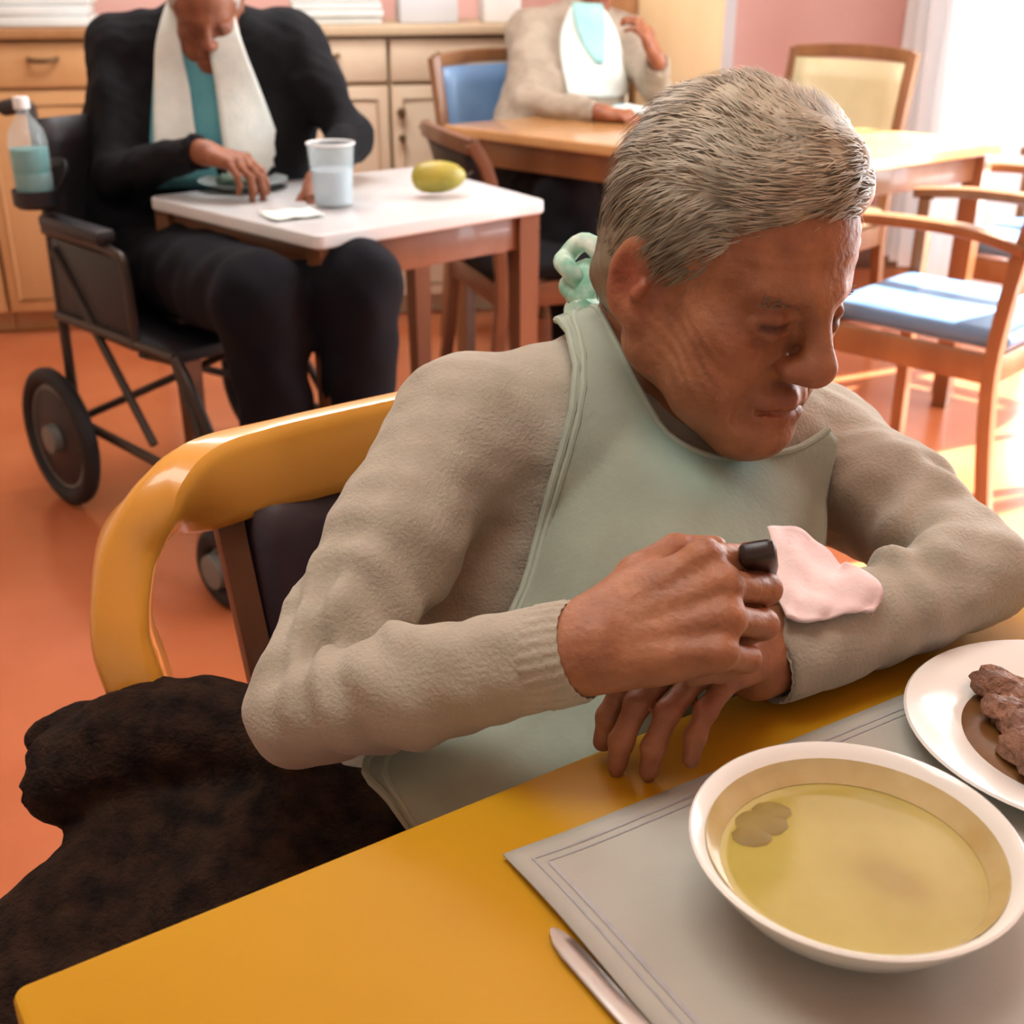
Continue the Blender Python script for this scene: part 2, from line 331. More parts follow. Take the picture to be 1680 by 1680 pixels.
def frame(f, u):
    f = nrm(f); r = nrm(np.cross(f, u)); return r, f, np.cross(r, f)     # right, forward, up
def head(F, O, f, up, sc=1.0, neck=None, nr=.052, fine=True):
    r, f, u = frame(f, up); R = np.stack([r, f, u], 1)
    g = lambda a, b, c: O+(r*a+f*b+u*c)*sc
    E = lambda c, rad, k=.02, op='u', R2=R: F.ell(g(*c), np.array(rad)*sc, R2, k*sc, op)
    C = lambda a, b, ra, rb=None, k=.01, op='u': F.rc(g(*a), g(*b), ra*sc, (ra if rb is None else rb)*sc, k*sc, op)
    E((0, -.014, .036), (.075, .098, .084)); E((0, .034, .03), (.064, .056, .062), .03)
    E((0, .036, -.035), (.056, .046, .068), .03)
    if neck is not None:
        F.rc(g(0, -.03, -.045), neck, nr*sc, nr*1.12*sc, .03)
        F.rc(g(0, .03, -.085), neck+f*.045, .03*sc, .04*sc, .04)
    for s in (-1, 1):
        C((s*.056, -.004, -.055), (s*.020, .066, -.106), .017, .017, .03); C((s*.057, -.006, -.02), (s*.056, -.004, -.06), .017, .016, .03)
        E((s*.047, .052, -.03), (.021, .022, .018), .028); E((s*.042, .052, -.072), (.022, .022, .024), .03)
        C((s*.012, .090, .016), (s*.044, .071, .012), .009, .007, .016)
        E((s*.033, .100, -.007), (.018, .0135, .011), .014, 's'); F.ell(g(s*.033, .0725, -.008), np.array((.0150, .0150, .0150))*sc, None, .004)
        C((s*.021, .0855, -.0035), (s*.034, .0855, -.0025), .0036, .0036, .005); C((s*.034, .0855, -.0025), (s*.047, .0765, -.007), .0036, .0032, .005)      # upper lid
        C((s*.021, .0845, -.0145), (s*.034, .0845, -.0165), .0034, .0034, .006); C((s*.034, .0845, -.0165), (s*.046, .0770, -.0135), .0034, .003, .006)   # lower lid
        C((s*.021, .0885, -.0095), (s*.034, .0895, -.0105), .0016, .0016, .002, 's'); C((s*.034, .0895, -.0105), (s*.046, .0815, -.0105), .0016, .0013, .002, 's')
        C((s*.026, .0855, -.0245), (s*.042, .078, -.0235), .0020, .0018, .005, 's')  # bag under the eye
        E((s*.0145, .095, -.042), (.0092, .0105, .0085), .010); E((s*.0075, .103, -.0495), (.003, .005, .003), .004, 's')
        C((s*.0265, .0915, -.046), (s*.036, .082, -.084), .0028, .0022, .008, 's')
        C((s*.036, .079, -.088), (s*.030, .078, -.108), .002, .0015, .006, 's')
        C((s*.05, .066, -.005), (s*.056, .056, .002), .0014, .001, .004, 's'); C((s*.05, .066, -.010), (s*.057, .055, -.014), .0014, .001, .004, 's')
        # ear
        th = .25*s; Re = R @ np.array([[math.cos(th), -math.sin(th), 0], [math.sin(th), math.cos(th), 0], [0, 0, 1.]])
        E((s*.080, -.020, -.012), (.009, .020, .034), .008, 'u', Re); E((s*.078, -.008, -.038), (.007, .010, .012), .008, 'u', Re)
        E((s*.090, -.018, -.008), (.007, .011, .021), .005, 's', Re)
        C((s*.086, -.006, -.018), (s*.083, -.003, -.010), .005, .004, .004)
    C((0, .090, .010), (0, .1075, -.032), .0085, .0108, .016); E((0, .109, -.0375), (.012, .011, .0105), .012)
    E((0, .074, -.104), (.025, .021, .019), .025)
    C((-.020, .084, -.0705), (.020, .084, -.0705), .0075, None, .014); C((0, .092, -.068), (0, .093, -.071), .007, None, .012)
    C((-.016, .085, -.0845), (.016, .085, -.0845), .0075, None, .012)
    C((-.026, .0875, -.079), (0, .0975, -.0775), .0018, .002, .004, 's'); C((.026, .0875, -.079), (0, .0975, -.0775), .0018, .002, .004, 's')
    if fine:
        def wr_(p):
            q = (p-O) @ R/sc; o = .0005*np.sin(q[:, 2]*560+3*q[:, 0]/.02*.4)*np.clip(1-np.abs(q[:, 2]-.05)/.03, 0, 1)*(q[:, 1] > .05)
            o += .0005*np.sin((q[:, 2]*.8+q[:, 1]*.6)*620+2*wob(q, 40, 1))*gauss(np.abs(q)*A(1, 1, 0)+q*A(0, 0, 1), (.062, .045, -.045), .035)
            return o+.0006*wob(q, 130, 2)
        F.disp(wr_, O-.13*sc, O+.13*sc)
    return g, R
def hand(F, wrist, d, n, side, curls, thumb, s=1.0, sp=.05):
    d = nrm(d); n = nrm(n-d*np.dot(n, d)); t = side*np.cross(n, d)
    g = lambda a, b, c: wrist+(d*a+t*b+n*c)*s
    info = []
    kn = [(.090, .031), (.095, .0105), (.090, -.0105), (.080, -.030)]; wb = [.013, .005, -.004, -.013]
    ln = [(.044, .026, .021), (.048, .030, .022), (.045, .028, .022), (.035, .021, .019)]; rd = [.0100, .0102, .0097, .0086]
    F.rc(g(-.012, 0, 0), g(.012, 0, 0), .0245*s, .026*s, .015); F.ell(g(.05, 0, -.006), A(.05, .036, .016)*s, np.stack([d, t, n], 1), .015)
    F.rc(g(.015, .018, -.010), g(.050, .040, -.016), .016*s, .013*s, .016)
    for i in range(4):
        b = g(kn[i][0], kn[i][1], 0); F.rc(g(.005, wb[i], .002), b, .013*s, rd[i]*1.12*s, .010)
        F.ell(b+n*.002*s, A(1, 1, 1)*rd[i]*1.18*s, None, .006)
        a = 0; p = b; chain = [b]; spread = (1.5-i)*sp
        dd0 = nrm(d*math.cos(spread)+t*math.sin(spread))
        for j in range(3):
            a += math.radians(curls[i][j]); q = p+(dd0*math.cos(a)-n*math.sin(a))*ln[i][j]*s
            F.rc(p, q, rd[i]*(1-.07*j)*s, rd[i]*(1-.07*(j+1))*s, .0025); 
            if j: F.ell(p, A(1, 1, 1)*rd[i]*(1.04-.07*j)*s, None, .004)
            p = q; chain.append(q)
        info.append(chain)
        # extensor tendon
        F.rc(g(.02, wb[i], .010), b+n*.009*s, .0035*s, .003*s, .008)
    p = g(.045, .040, -.014); ch = [p]
    for j, (L, r0, r1) in enumerate(((.036, .0125, .0108), (.028, .0108, .0085))):
        v = thumb[j]; q = p+nrm(d*v[0]+t*v[1]+n*v[2])*L*s; F.rc(p, q, r0*s, r1*s, .004); p = q; ch.append(q)
    info.append(ch); return g, info, (d, t, n)

# ================================================================== THE ROOM
ca, sa = math.cos(math.radians(10)), math.sin(math.radians(10))
RB = rotz(math.radians(10))
def BW(s, d=0, z=0): return A(s*ca-d*sa, 4.52+s*sa+d*ca, z)          # along the cabinet fronts, back from them
CN = BW(1.85, .47)
def RWp(t, d=0, z=0): return A(CN[0]+t*sa-d*ca, CN[1]-t*ca-d*sa, z)   # along the window wall towards the camera, d into the room
def wallbox(c, size, bevel=0): return MB().box(c, size, RB, bevel)
struct(obj('floor', MB().box((0, 1.4, -.05), (8, 9, .1), bevel=0), 'floor'))
struct(obj('ceiling', wallbox(BW(-1.4, -3.2, 2.65), (6.7, 7.5, .1)), 'white'))
struct(obj('wall_back', wallbox(BW(-.7, .53, 1.3), (5.1, .12, 2.6)), 'pink'))
struct(obj('wall_left', MB().box((-3.05, 1.4, 1.3), (.1, 7, 2.6), bevel=0), 'cwall'))
wr = MB()
def rwbox(t0, t1, z0, z1, d=-.06, th=.12, bevel=0, mb=None):
    (mb or wr).box(RWp((t0+t1)/2, d, (z0+z1)/2), (th, t1-t0, z1-z0), RB, bevel)
rwbox(-.1, .25, 0, 2.6); rwbox(3.1, 6.5, 0, 2.6); rwbox(.25, 3.1, 0, .12); rwbox(.25, 3.1, 2.3, 2.6)
struct(obj('wall_right', wr, 'white'))
wf = MB()
for t in (.25, 1.2, 2.15, 3.06): rwbox(t, t+.05, .12, 2.3, -.05, .06, .004, wf)
for z in (.12, 2.24): rwbox(.25, 3.1, z, z+.05, -.05, .055, .004, wf)
w1 = struct(obj('window_1', wf, 'white'))
for t in (.3, 1.25, 2.2): obj('pane', MB().box(RWp(t+.45, -.05, 1.22), (.006, .9, 2.1), RB, 0), 'glass', w1)
struct(obj('baseboard_back', wallbox(BW(1.32, .455, .05), (1.1, .025, .1), .004), 'woodd'))
struct(obj('trim_1', wallbox(BW(.80, .40, 1.25), (.05, .12, 2.5), .004), 'grey'))
struct(obj('trim_2', wallbox(BW(.895, .43, 1.25), (.11, .07, 2.5), .006), 'greyl'))
# sheer curtain hanging in front of the far window leaf
cu = []
for z in np.linspace(.06, 2.4, 14):
    row = []
    for k in range(150):
        t = .0+k/149*1.22; row.append(RWp(t, .13+.045*math.sin(k*.47+.25*math.sin(z*2.2))+.012*math.sin(k*1.1+z), z))
    cu.append(row)
ct = tag(obj('curtain', MB().grid(cu), 'sheer', base=RWp(.6, .13, .06)), 'white sheer floor-length curtain in soft folds before the bright window', 'curtain')
rod = obj('curtain_rod', MB().tube([RWp(-.05, .13, 2.43), RWp(2.9, .13, 2.43)], .014), 'grey', ct, world=True)

# ------------------------------------------------------------------ cabinets along the back
def cabinet(s0, s1, warm, label, knobs):
    base = BW((s0+s1)/2, 0, 0); w = s1-s0
    t = thing('base_cabinet', label, 'cabinet', base, math.radians(10), 'low cabinets along the back wall')
    body, front = ('warm', 'warm') if warm else ('creamd', 'cream')
    obj('carcass', MB().box((0, .235, .53), (w-.004, .43, .90), bevel=.003), body, t)
    obj('plinth', MB().box((0, .26, .04), (w-.004, .36, .08), bevel=.002), body, t)
    dr = obj('drawer', MB().box((0, .008, .905), (w-.014, .024, .135), bevel=.004), front, t)
    h = MB(); h.tube(spline([(-.045, -.004, .925), (-.035, -.026, .922), (0, -.032, .920), (.035, -.026, .922), (.045, -.004, .925)], 4), .008, 8)
    obj('handle', h, 'knob', dr)
    d = obj('door', MB().box((0, .008, .455), (w-.014, .024, .735), bevel=.004), front, t)
    obj('moulding', MB().tube([(-w/2+.045, -.006, .13), (w/2-.045, -.006, .13), (w/2-.045, -.006, .78), (-w/2+.045, -.006, .78)], .006, 6, close=True), body, d)
    if knobs:
        for z, r in ((.735, .017), (.650, .014)): obj('knob', MB().lathe([(0, .03), (r*.8, .028), (r, .018), (r*.6, .008), (r*.5, 0), (r*.5, -.004)], (-w/2+.036, -.004, z), 16, (0, -1, 0)), 'knob', d)
    return t
cabinet(-2.25, -1.80, True, 'orange-brown base cabinet running out of the frame at the far left', 0)
cabinet(-1.80, -1.32, True, 'orange-brown base cabinet behind the wheelchair push handle', 0)
cabinet(-1.29, -.86, False, 'cream base cabinet behind the person in the wheelchair', 1)
cabinet(-.86, -.43, False, 'cream base cabinet just right of the black cardigan shoulder', 1)
cabinet(-.43, 0, False, 'cream base cabinet with two brown door knobs and a drawer handle in full view', 1)
cabinet(0, .43, False, 'cream base cabinet behind the diner in the grey-brown top', 1)
wt = tag(obj('worktop', MB().box((0, .215, 1.003), (1.74, .49, .034), bevel=.006), 'creamd', base=(0, 0, 0)), 'long pale worktop over the cream cabinets', 'worktop')
wt.location = BW(-.43, 0, 0); wt.rotation_euler[2] = math.radians(10)
w2 = tag(obj('worktop', MB().box((0, .215, 1.003), (.97, .49, .034), bevel=.006), 'counter', base=(0, 0, 0)), 'brown worktop over the orange-brown cabinets at left', 'worktop')
w2.location = BW(-1.81, 0, 0); w2.rotation_euler[2] = math.radians(10)
wd = thing('wardrobe', 'tall tan wood cupboard beside the pink wall', 'cupboard', BW(.605, 0, 0), math.radians(10))
obj('carcass', MB().box((0, .24, 1.05), (.33, .45, 2.1), bevel=.004), 'warm', wd)
obj('door', MB().box((0, .004, 1.07), (.315, .02, 2.0), bevel=.003), 'tan', wd)
# things on the worktop
def counter_box(s, w, d, h, label, m='box', name='paper_stack', dd=.15):
    t = thing(name, label, 'papers' if name == 'paper_stack' else 'box', BW(s, dd, 1.021), math.radians(10))
    if name == 'paper_stack':
        for i in range(4): obj('sheet_bundle', MB().box((rng.uniform(-.01, .01), rng.uniform(-.01, .01), h*(i+.5)/4), (w, d, h/4-.002), rotz(rng.uniform(-.06, .06)), .003), m, t)
    else:
        obj('carton', MB().box((0, 0, h*.45), (w, d, h*.9), bevel=.004), m, t); obj('lid', MB().box((0, 0, h*.93), (w+.008, d+.008, h*.14), bevel=.004), 'cap', t)
counter_box(-1.56, .30, .24, .13, 'white papers stacked on the brown worktop at left')
counter_box(-.60, .30, .24, .09, 'pale papers stacked on the worktop right of the black cardigan')
counter_box(-.28, .2, .2, .11, 'grey-white carton box near the middle of the pale worktop', 'greyl', 'carton_box')
counter_box(-.02, .13, .16, .12, 'bright white carton box beside the grey-brown top', 'white', 'carton_box')

# ------------------------------------------------------------------ tables
def corner_table(name, label, cs, z, th, ov, top, edge, wood, leg=.05, apron=.075, cat='table', rc=.022):
    cs = [np.asarray(c, float)[:2] for c in cs]; c0 = sum(cs)/4
    t = thing(name, label, cat, (c0[0], c0[1], 0)); q = [c-c0 for c in cs]
    # rounded-corner top: one loop, repeated with a small inset at both rims
    loop = []; nl = []
    for i in range(4):
        p, a, b = q[i], nrm(q[i-1]-q[i]), nrm(q[(i+1) % 4]-q[i]); half = math.acos(np.clip(a @ b, -1, 1))/2; cc = p+nrm(a+b)*rc/math.sin(half)
        n0, n1 = -(b-a*(a @ b)), -(a-b*(a @ b)); n0, n1 = nrm(n0), nrm(n1); t0, t1 = math.atan2(n0[1], n0[0]), math.atan2(n1[1], n1[0]); dt = (t1-t0+math.pi) % (2*math.pi)-math.pi
        for k in range(7):
            th_ = t0+dt*k/6; n = A(math.cos(th_), math.sin(th_)); loop.append(cc+n*rc); nl.append(n)
    loop, nl = np.array(loop), np.array(nl); e = .004
    tb = MB().ring([np.concatenate([loop-nl*i_, np.full((28, 1), z_)], 1) for i_, z_ in ((e, z-th), (0, z-th+e), (0, z-e), (e*.3, z-e*.3), (e, z))])
    obj('tabletop', tb, top, t)
    ins = [p*(1-ov/np.linalg.norm(p)) for p in q]
    for i in range(4):
        a, b = ins[i], ins[(i+1) % 4]; u = nrm(b-a); R = np.array([[u[0], -u[1], 0], [u[1], u[0], 0], [0, 0, 1.]])
        obj('apron', MB().box((*((a+b)/2), z-th-apron/2), (np.linalg.norm(b-a)-leg, .022, apron), R, .003), wood, t)
        lg = MB(); k = leg/2; L0 = []
        for zz, s in ((z-th, 1), (z-th-apron, 1), (.0, .72)): L0.append(np.array([np.array([*a, zz])+R @ A(sx*k*s, sy*k*s, 0) for sx, sy in ((-1, -1), (-.86, -1), (.86, -1), (1, -1), (1, -.86), (1, .86), (1, 1), (.86, 1), (-.86, 1), (-1, 1), (-1, .86), (-1, -.86))]))
        obj('leg', lg.ring(L0), wood, t)
    return t
wtab = corner_table('square_table', 'white-topped square table with brown legs in front of the wheelchair', [T(240, 322, .75), T(520, 388, .75), T(897, 328, .75), T(690, 272, .75)], .75, .028, .05, 'laminate', 'laminate', 'woodd')
rtab = corner_table('rectangular_table', 'large wood-topped table behind, its right half blown white by the sun', [T(722, 205, .77), T(1320, 278, .77), T(1655, 232, .77), T(722, 205, .77)+T(1655, 232, .77)-T(1320, 278, .77)], .77, .03, .07, 'woodl', 'woodl', 'wood', .055)
E1 = nrm(A(.648, .394, 0)); E2 = A(E1[1], -E1[0], 0)
c0 = A(-.257, .466, .75); X1 = nrm(A(.836, .549, 0)); X2 = A(X1[1], -X1[0], 0)
ytab = corner_table('yellow_table', 'yellow dining table in the foreground', [c0, c0+X2*.85, c0+X2*.85+X1*1.25, c0+X1*1.25], .75, .03, .06, 'yellow', 'edge', 'bent', .055, rc=.008)

# ------------------------------------------------------------------ wooden chairs (face +x)
def armchair(label, loc, ang, seat, back, arms=True, wood='wood', group=None, btop=.92, name='wooden_armchair'):
    t = thing(name, label, 'chair', (*loc, 0), ang, group); k = .018
    for s, nm in ((-1, 0), (1, 0)):
        y = s*.215
        obj('leg', MB().tube([(.20, y, 0), (.205, y, .3), (.205, y, .665 if arms else .42)], 1, 8, asp=(k, k), up=(1, 0, 0)), wood, t)
        obj('leg', MB().tube(spline([(-.25, y, 0), (-.215, y, .25), (-.205, y, .45), (-.235, y, .7), (-.285, y, btop)], 4), 1, 8, asp=(k, k), up=(1, 0, 0)), wood, t)
        if arms: obj('armrest', MB().tube(spline([(-.235, y, .665), (-.1, y*1.04, .69), (.1, y*1.06, .69), (.24, y*1.05, .675)], 4), 1, 10, asp=(.026, .013)), wood, t)
        obj('seat_rail', MB().box((0, y, .395), (.40, .024, .065), bevel=.003), wood, t)
    for x in (.20, -.205): obj('seat_rail', MB().box((x, 0, .395), (.024, .41, .065), bevel=.003), wood, t)
    sm = MB()
    for z, g in ((.428, .0), (.434, .008), (.465, .010), (.480, .0), (.485, -.03)):
        pass
    obj('seat_cushion', MB().box((.0, 0, .455), (.45, .40 if arms else .45, .05), bevel=.02, seg=3), seat, t)
    bk = MB(); rows = []
    for i, z in enumerate(np.linspace(.60, btop-.03, 6)):
        x = -.225-(z-.6)/(btop-.6)*.06; rows.append([(x-.028*(1-(v/.2)**2)+.012, v, z) for v in np.linspace(-.198, .198, 9)])
    bk.grid(rows); obj('back_cushion', bk, back, t, solid=.035)
    for z in (btop-.012, .585):
        x = -.225-(z-.6)/(btop-.6)*.06
        obj('back_rail', MB().tube(spline([(x, -.215, z), (x-.026, -.1, z+.008), (x-.03, 0, z+.01), (x-.026, .1, z+.008), (x, .215, z)], 3), 1, 8, asp=(.013, .022)), wood, t)
    return t
armchair('wooden armchair with a sunlit pale blue seat at the right edge', (1.065, 2.885), math.radians(136), 'blue', 'blued')
armchair('wooden armchair by the curtain with its arm below the white table end', (1.62, 3.62), math.radians(136), 'blue', 'blued')
armchair('wooden chair with a cream back panel standing behind the white table end', (.92, 4.05), math.radians(226), 'creamv', 'creamv', False, btop=.95, name='wooden_chair')
armchair('blue-backed chair under the diner in the grey-brown top', (.085, 4.12), math.radians(-55), 'blue', 'blue', False, btop=.93, name='wooden_chair')
armchair('reddish wooden chair with a black back at the left end of the rear table', (.09, 3.50), math.radians(20), 'blackcloth', 'vinyl', False, 'woodd', btop=.80, name='wooden_chair')

# ------------------------------------------------------------------ the honey-coloured bentwood armchair of the near diner
FW = nrm(A(.52, -.854, 0)); RT = nrm(A(-.854, -.52, 0)); UPZ = A(0, 0, 1)
cb = A(-.085, 1.105, 0)                                               # floor point below the middle of the top rail
bch = thing('bentwood_armchair', 'honey-coloured bentwood armchair under the near diner in the beige sweater', 'chair', cb)
def CB(r, f, z): return cb+RT*r+FW*f+UPZ*z
BP = [P(560, 735, 1.135), P(440, 765, 1.10), P(345, 793, 1.065), P(262, 832, 1.045), P(214, 890, 1.04), P(200, 965, 1.035), P(204, 1040, 1.03), P(228, 1115, 1.03)]
BP = [((p-cb)@RT, (p-cb)@FW, p[2]) for p in BP]
def bend(s):
    q = [(0, BP[0][1], BP[0][2]+.002)]+BP+[(.311, .090, .63), (.307, .10, .57), (.30, .112, .48), (.294, .122, .38), (.288, .13, .27), (.283, .137, .13), (.28, .14, 0)]
    return [CB(s*r, f, z) for r, f, z in q]
left = spline(bend(1), 7); right = spline(bend(-1), 7)
path = right[::-1]+left[1:]
def bup(i):
    p = path[i]-cb; r = p@RT; z = p[2]
    w = min(max((abs(r)-.19)/.13, 0), 1); w = w*w*(3-2*w)
    return nrm(UPZ*(1-w)*1.0 + FW*w*.9 + RT*np.sign(r)*.25*w)
def basp(i):
    p = path[i]-cb; r = abs(p@RT); w = min(max((r-.15)/.12, 0), 1)*min(max((p[2]-.5)/.15, 0), 1)
    return (.014+.011*w, .041)
obj('bent_frame', MB().tube(path, 1, 16, asp=basp, up=bup), 'bent', bch, world=True)
for s in (-1, 1):
    obj('back_stile', MB().tube([CB(s*.205, -.002, .80), CB(s*.200, .050, .62), CB(s*.195, .090, .44)], 1, 8, asp=(.010, .014), up=RT), 'woodd', bch, world=True)
    obj('leg', MB().tube([CB(s*.20, .06, .44), CB(s*.215, -.02, .2), CB(s*.225, -.07, 0)], [.02, .018, .015], 12), 'bent', bch, world=True)
rows = []
for z in np.linspace(.47, .785, 8):
    f0 = .085-(z-.44)/.36*.093; rows.append([CB(r, f0+.012-.03*(1-(r/.2)**2), z) for r in np.linspace(-.188, .188, 11)])
obj('back_cushion', MB().grid(rows), 'plum', bch, world=True, solid=.035)
Rch = np.stack([RT, FW, UPZ], 1)
obj('seat_cushion', MB().box(CB(0, .30, .455), (.46, .46, .07), Rch, .025, 3), 'plum', bch, world=True)
for a, b in ((-.21, 0), (.21, 0)): obj('seat_rail', MB().box(CB(a, .30, .40), (.03, .44, .06), Rch, .004), 'bent', bch, world=True)
for f0 in (.08, .52): obj('seat_rail', MB().box(CB(0, f0, .40), (.45, .03, .06), Rch, .004), 'bent', bch, world=True)
for s in (-1, 1): obj('leg', MB().tube([CB(s*.20, .50, .40), CB(s*.205, .51, 0)], [.021, .016], 12), 'bent', bch, world=True)

# ================================================================== ON THE YELLOW TABLE
mc = T(825, 1411, .75); R2 = np.stack([E1, -E2, UPZ], 1)
pm_rows = [[mc+E1*a+E2*b+UPZ*(.0016+.0022*math.exp(-(a/.03)**2)*(1+math.sin(b*30))) for a in np.linspace(0, .44, 45)] for b in np.linspace(0, .33, 34)]
pm = tag(obj('placemat', MB().grid(pm_rows), 'paper', base=mc, solid=.0012), 'grey paper placemat under the soup bowl', 'placemat')
bd = MB()
def strip(a0, b0, a1, b1, w):
    n = max(2, int(max(abs(a1-a0), abs(b1-b0))/.01)); row = []
    for t in np.linspace(0, 1, n):
        a, b = a0+(a1-a0)*t, b0+(b1-b0)*t; zz = .0027+.0022*math.exp(-(a/.03)**2)*(1+math.sin(b*30))
        o = (w, 0) if abs(b1-b0) > abs(a1-a0) else (0, w)
        row.append([mc+E1*a+E2*b+UPZ*zz, mc+E1*(a+o[0])+E2*(b+o[1])+UPZ*zz])
    bd.grid(row)
strip(.012, .012, .012, .32, .0016); strip(.012, .012, .43, .012, .0016); strip(.018, .02, .018, .32, .0028); strip(.02, .018, .43, .018, .0012)
obj('printed_border', bd, 'ink', pm, world=True, smooth=False)
# knife lying along the left edge of the mat
kn = thing('knife', 'steel knife lying along the left edge of the placemat', 'knife', T(905, 1532, .751))
k0 = T(905, 1524, .754); kd = E2
obj('blade', MB().tube([k0+kd*t for t in (0, .003, .009, .02, .06, .10)], 1, 8, asp=lambda i: ((.0012, .0035, .0056, .0068, .0066, .006)[i], .0010)), 'steel', kn, world=True)
obj('handle', MB().tube([k0+kd*t for t in (.10, .105, .15, .20)], 1, 10, asp=(.0075, .0032)), 'dark', kn, world=True)
# soup bowl
bc = A(.184, .522, .7525)
bw = thing('soup_bowl', 'white bowl of yellow broth in front of the placemat corner', 'bowl', bc)
prof = [(0, 0), (.030, 0), (.034, .0015), (.036, .004), (.052, .010), (.070, .022), (.081, .036), (.0875, .0455), (.0885, .0475), (.0870, .0485), (.082, .0455), (.0765, .0365), (.066, .024), (.050, .014), (.030, .0085), (0, .008)]
obj('bowl', MB().lathe(prof, seg=72), 'china', bw)
bs = MB(); rings = []
for r in np.linspace(0, .0712, 26): rings.append((r, .0292+.0008*math.exp(-((.0712-r)/.003)**2)))
bs.lathe(rings, seg=72); bv = np.concatenate(bs.v)
obj('broth', bs, 'broth', bw, tint=np.ones((len(bv), 3))-np.array([[.20, .27, .34]])*np.clip(gauss(bv, T(1440, 1430, .782)-bc-A(0, 0, .001), .017)+.8*gauss(bv, T(1490, 1460, .782)-bc, .013), 0, 1)[:, None])  # brown patches tinted in as sediment, imitating a dark reflection
obj('stain_shade_ring', MB().lathe([(.0712, .0300), (.0745, .0342), (.0776, .0388), (.0792, .0420), (.0788, .0424), (.0770, .0390), (.0738, .0346), (.0705, .0302)], seg=60), 'film', bw)  # tan ring: broth stain, its colour also standing for shade on the inner wall
# small oil rings and a darker morsel below the surface at the back of the bowl
crumb = MB()
for a, r, sz in ((2.45, .055, .012), (2.22, .057, .009), (2.70, .055, .009)):
    bm = bmesh.new(); bmesh.ops.create_icosphere(bm, subdivisions=2, radius=1)
    for v in bm.verts: v.co = Vector((r*math.cos(a)+v.co.x*sz*1.3, r*math.sin(a)+v.co.y*sz, .0294+v.co.z*.0012))
    crumb.bm(bm); bm.free()
obj('vegetable_morsel', crumb, 'olive', bw)
# plate with stewed meat at the right edge
pc = A(.372, .668, .7525)
pl = thing('dinner_plate', 'white plate of stewed meat cut by the right edge', 'plate', pc)
obj('plate', MB().lathe([(0, 0), (.06, 0), (.066, .003), (.076, .008), (.108, .0165), (.111, .0185), (.1095, .020), (.080, .0125), (.070, .0075), (0, .006)], seg=72), 'china', pl)
obj('gravy', MB().lathe([(0, .0105), (.03, .0112), (.060, .0108), (.070, .0096), (.073, .0085)], seg=48), 'gravy', pl)
r2 = np.random.RandomState(9)
for i in range(16):
    bm = bmesh.new(); bmesh.ops.create_icosphere(bm, subdivisions=3, radius=1); a, r = i*2.4, .060*math.sqrt((i+.3)/16); sz = r2.uniform(.014, .021)
    ph = r2.uniform(0, 6, 6); Rz = Matrix.Rotation(r2.uniform(0, 3), 3, 'Z')
    for v in bm.verts:
        n = 1+.09*math.sin(v.co.x*22+v.co.y*9+ph[3])*math.cos(v.co.z*14+ph[4])+.16*math.sin(v.co.x*5+ph[0])+.13*math.sin(v.co.y*6+ph[1]+v.co.z*3)+.05*math.sin(v.co.x*15+ph[2])
        v.co = Rz @ Vector((v.co.x*sz*1.45*n, v.co.y*sz*.8*n, v.co.z*sz*.55*n))+Vector((r*math.cos(a), r*math.sin(a), .019))
    obj('meat_piece', MB().bm(bm), 'meat', pl); bm.free()

# ================================================================== ON THE WHITE TABLE
zt = .7515
b0 = T(548, 338, .75); b0[2] = zt
bk = thing('beaker', 'clear plastic beaker of pale drink on the white table', 'beaker', b0)
obj('cup', MB().lathe([(0, 0), (.036, 0), (.040, .003), (.049, .125), (.0495, .127), (.047, .126), (.038, .006), (0, .004)], seg=36), 'clear', bk)
obj('drink', MB().lathe([(0, .005), (.0378, .006), (.0425, .075), (0, .075)], seg=36), 'water', bk)
obj('rim', MB().tube([(.049*math.cos(a), .049*math.sin(a), .127) for a in np.linspace(0, 2*math.pi, 36, endpoint=False)], .0022, 8, close=True), 'cap', bk)
s0 = T(722, 322, .75); s0[2] = zt
sc_ = tag(obj('saucer', MB().lathe([(0, 0), (.04, 0), (.045, .003), (.075, .010), (.076, .012), (.045, .006), (0, .005)], seg=40), 'saucer', base=s0), 'pale yellow saucer holding the yellow-green fruit', 'saucer')
fr = thing('mango', 'yellow-green mango lying on a pale saucer on the white table', 'fruit', s0+A(0, 0, .006))
pr = [(0, -.062), (.010, -.061), (.022, -.055), (.031, -.040), (.0345, -.020), (.0345, .002), (.031, .022), (.024, .040), (.013, .053), (.005, .058), (0, .0585)]
obj('flesh', MB().lathe(pr, (0, 0, .0345), 28, nrm(A(.96, .28, .0))), 'pear', fr)
obj('stem', MB().tube(spline([A(.054, .0158, .0345), A(.064, .019, .037), A(.072, .020, .043)], 4), [.003]*9, 6), 'dark', fr)
d0 = T(400, 308, .75); d0[2] = zt
dp = thing('dinner_plate', 'grey plate of dark green food under the hand of the wheelchair diner', 'plate', d0)
obj('plate', MB().lathe([(0, 0), (.06, 0), (.07, .004), (.10, .016), (.101, .018), (.068, .008), (0, .006)], seg=48), 'plateg', dp)
for i in range(7):
    bm = bmesh.new(); bmesh.ops.create_icosphere(bm, subdivisions=2, radius=1); a = i*2.4; r = .045*math.sqrt(i/7)
    for v in bm.verts: v.co = Vector((v.co.x*.028+r*math.cos(a), v.co.y*.024+r*math.sin(a), v.co.z*.014*(1+.2*math.sin(v.co.x*6+i))+.017))
    obj('food_piece', MB().bm(bm), 'greens', dp); bm.free()
n0 = T(478, 355, .75); n0[2] = zt
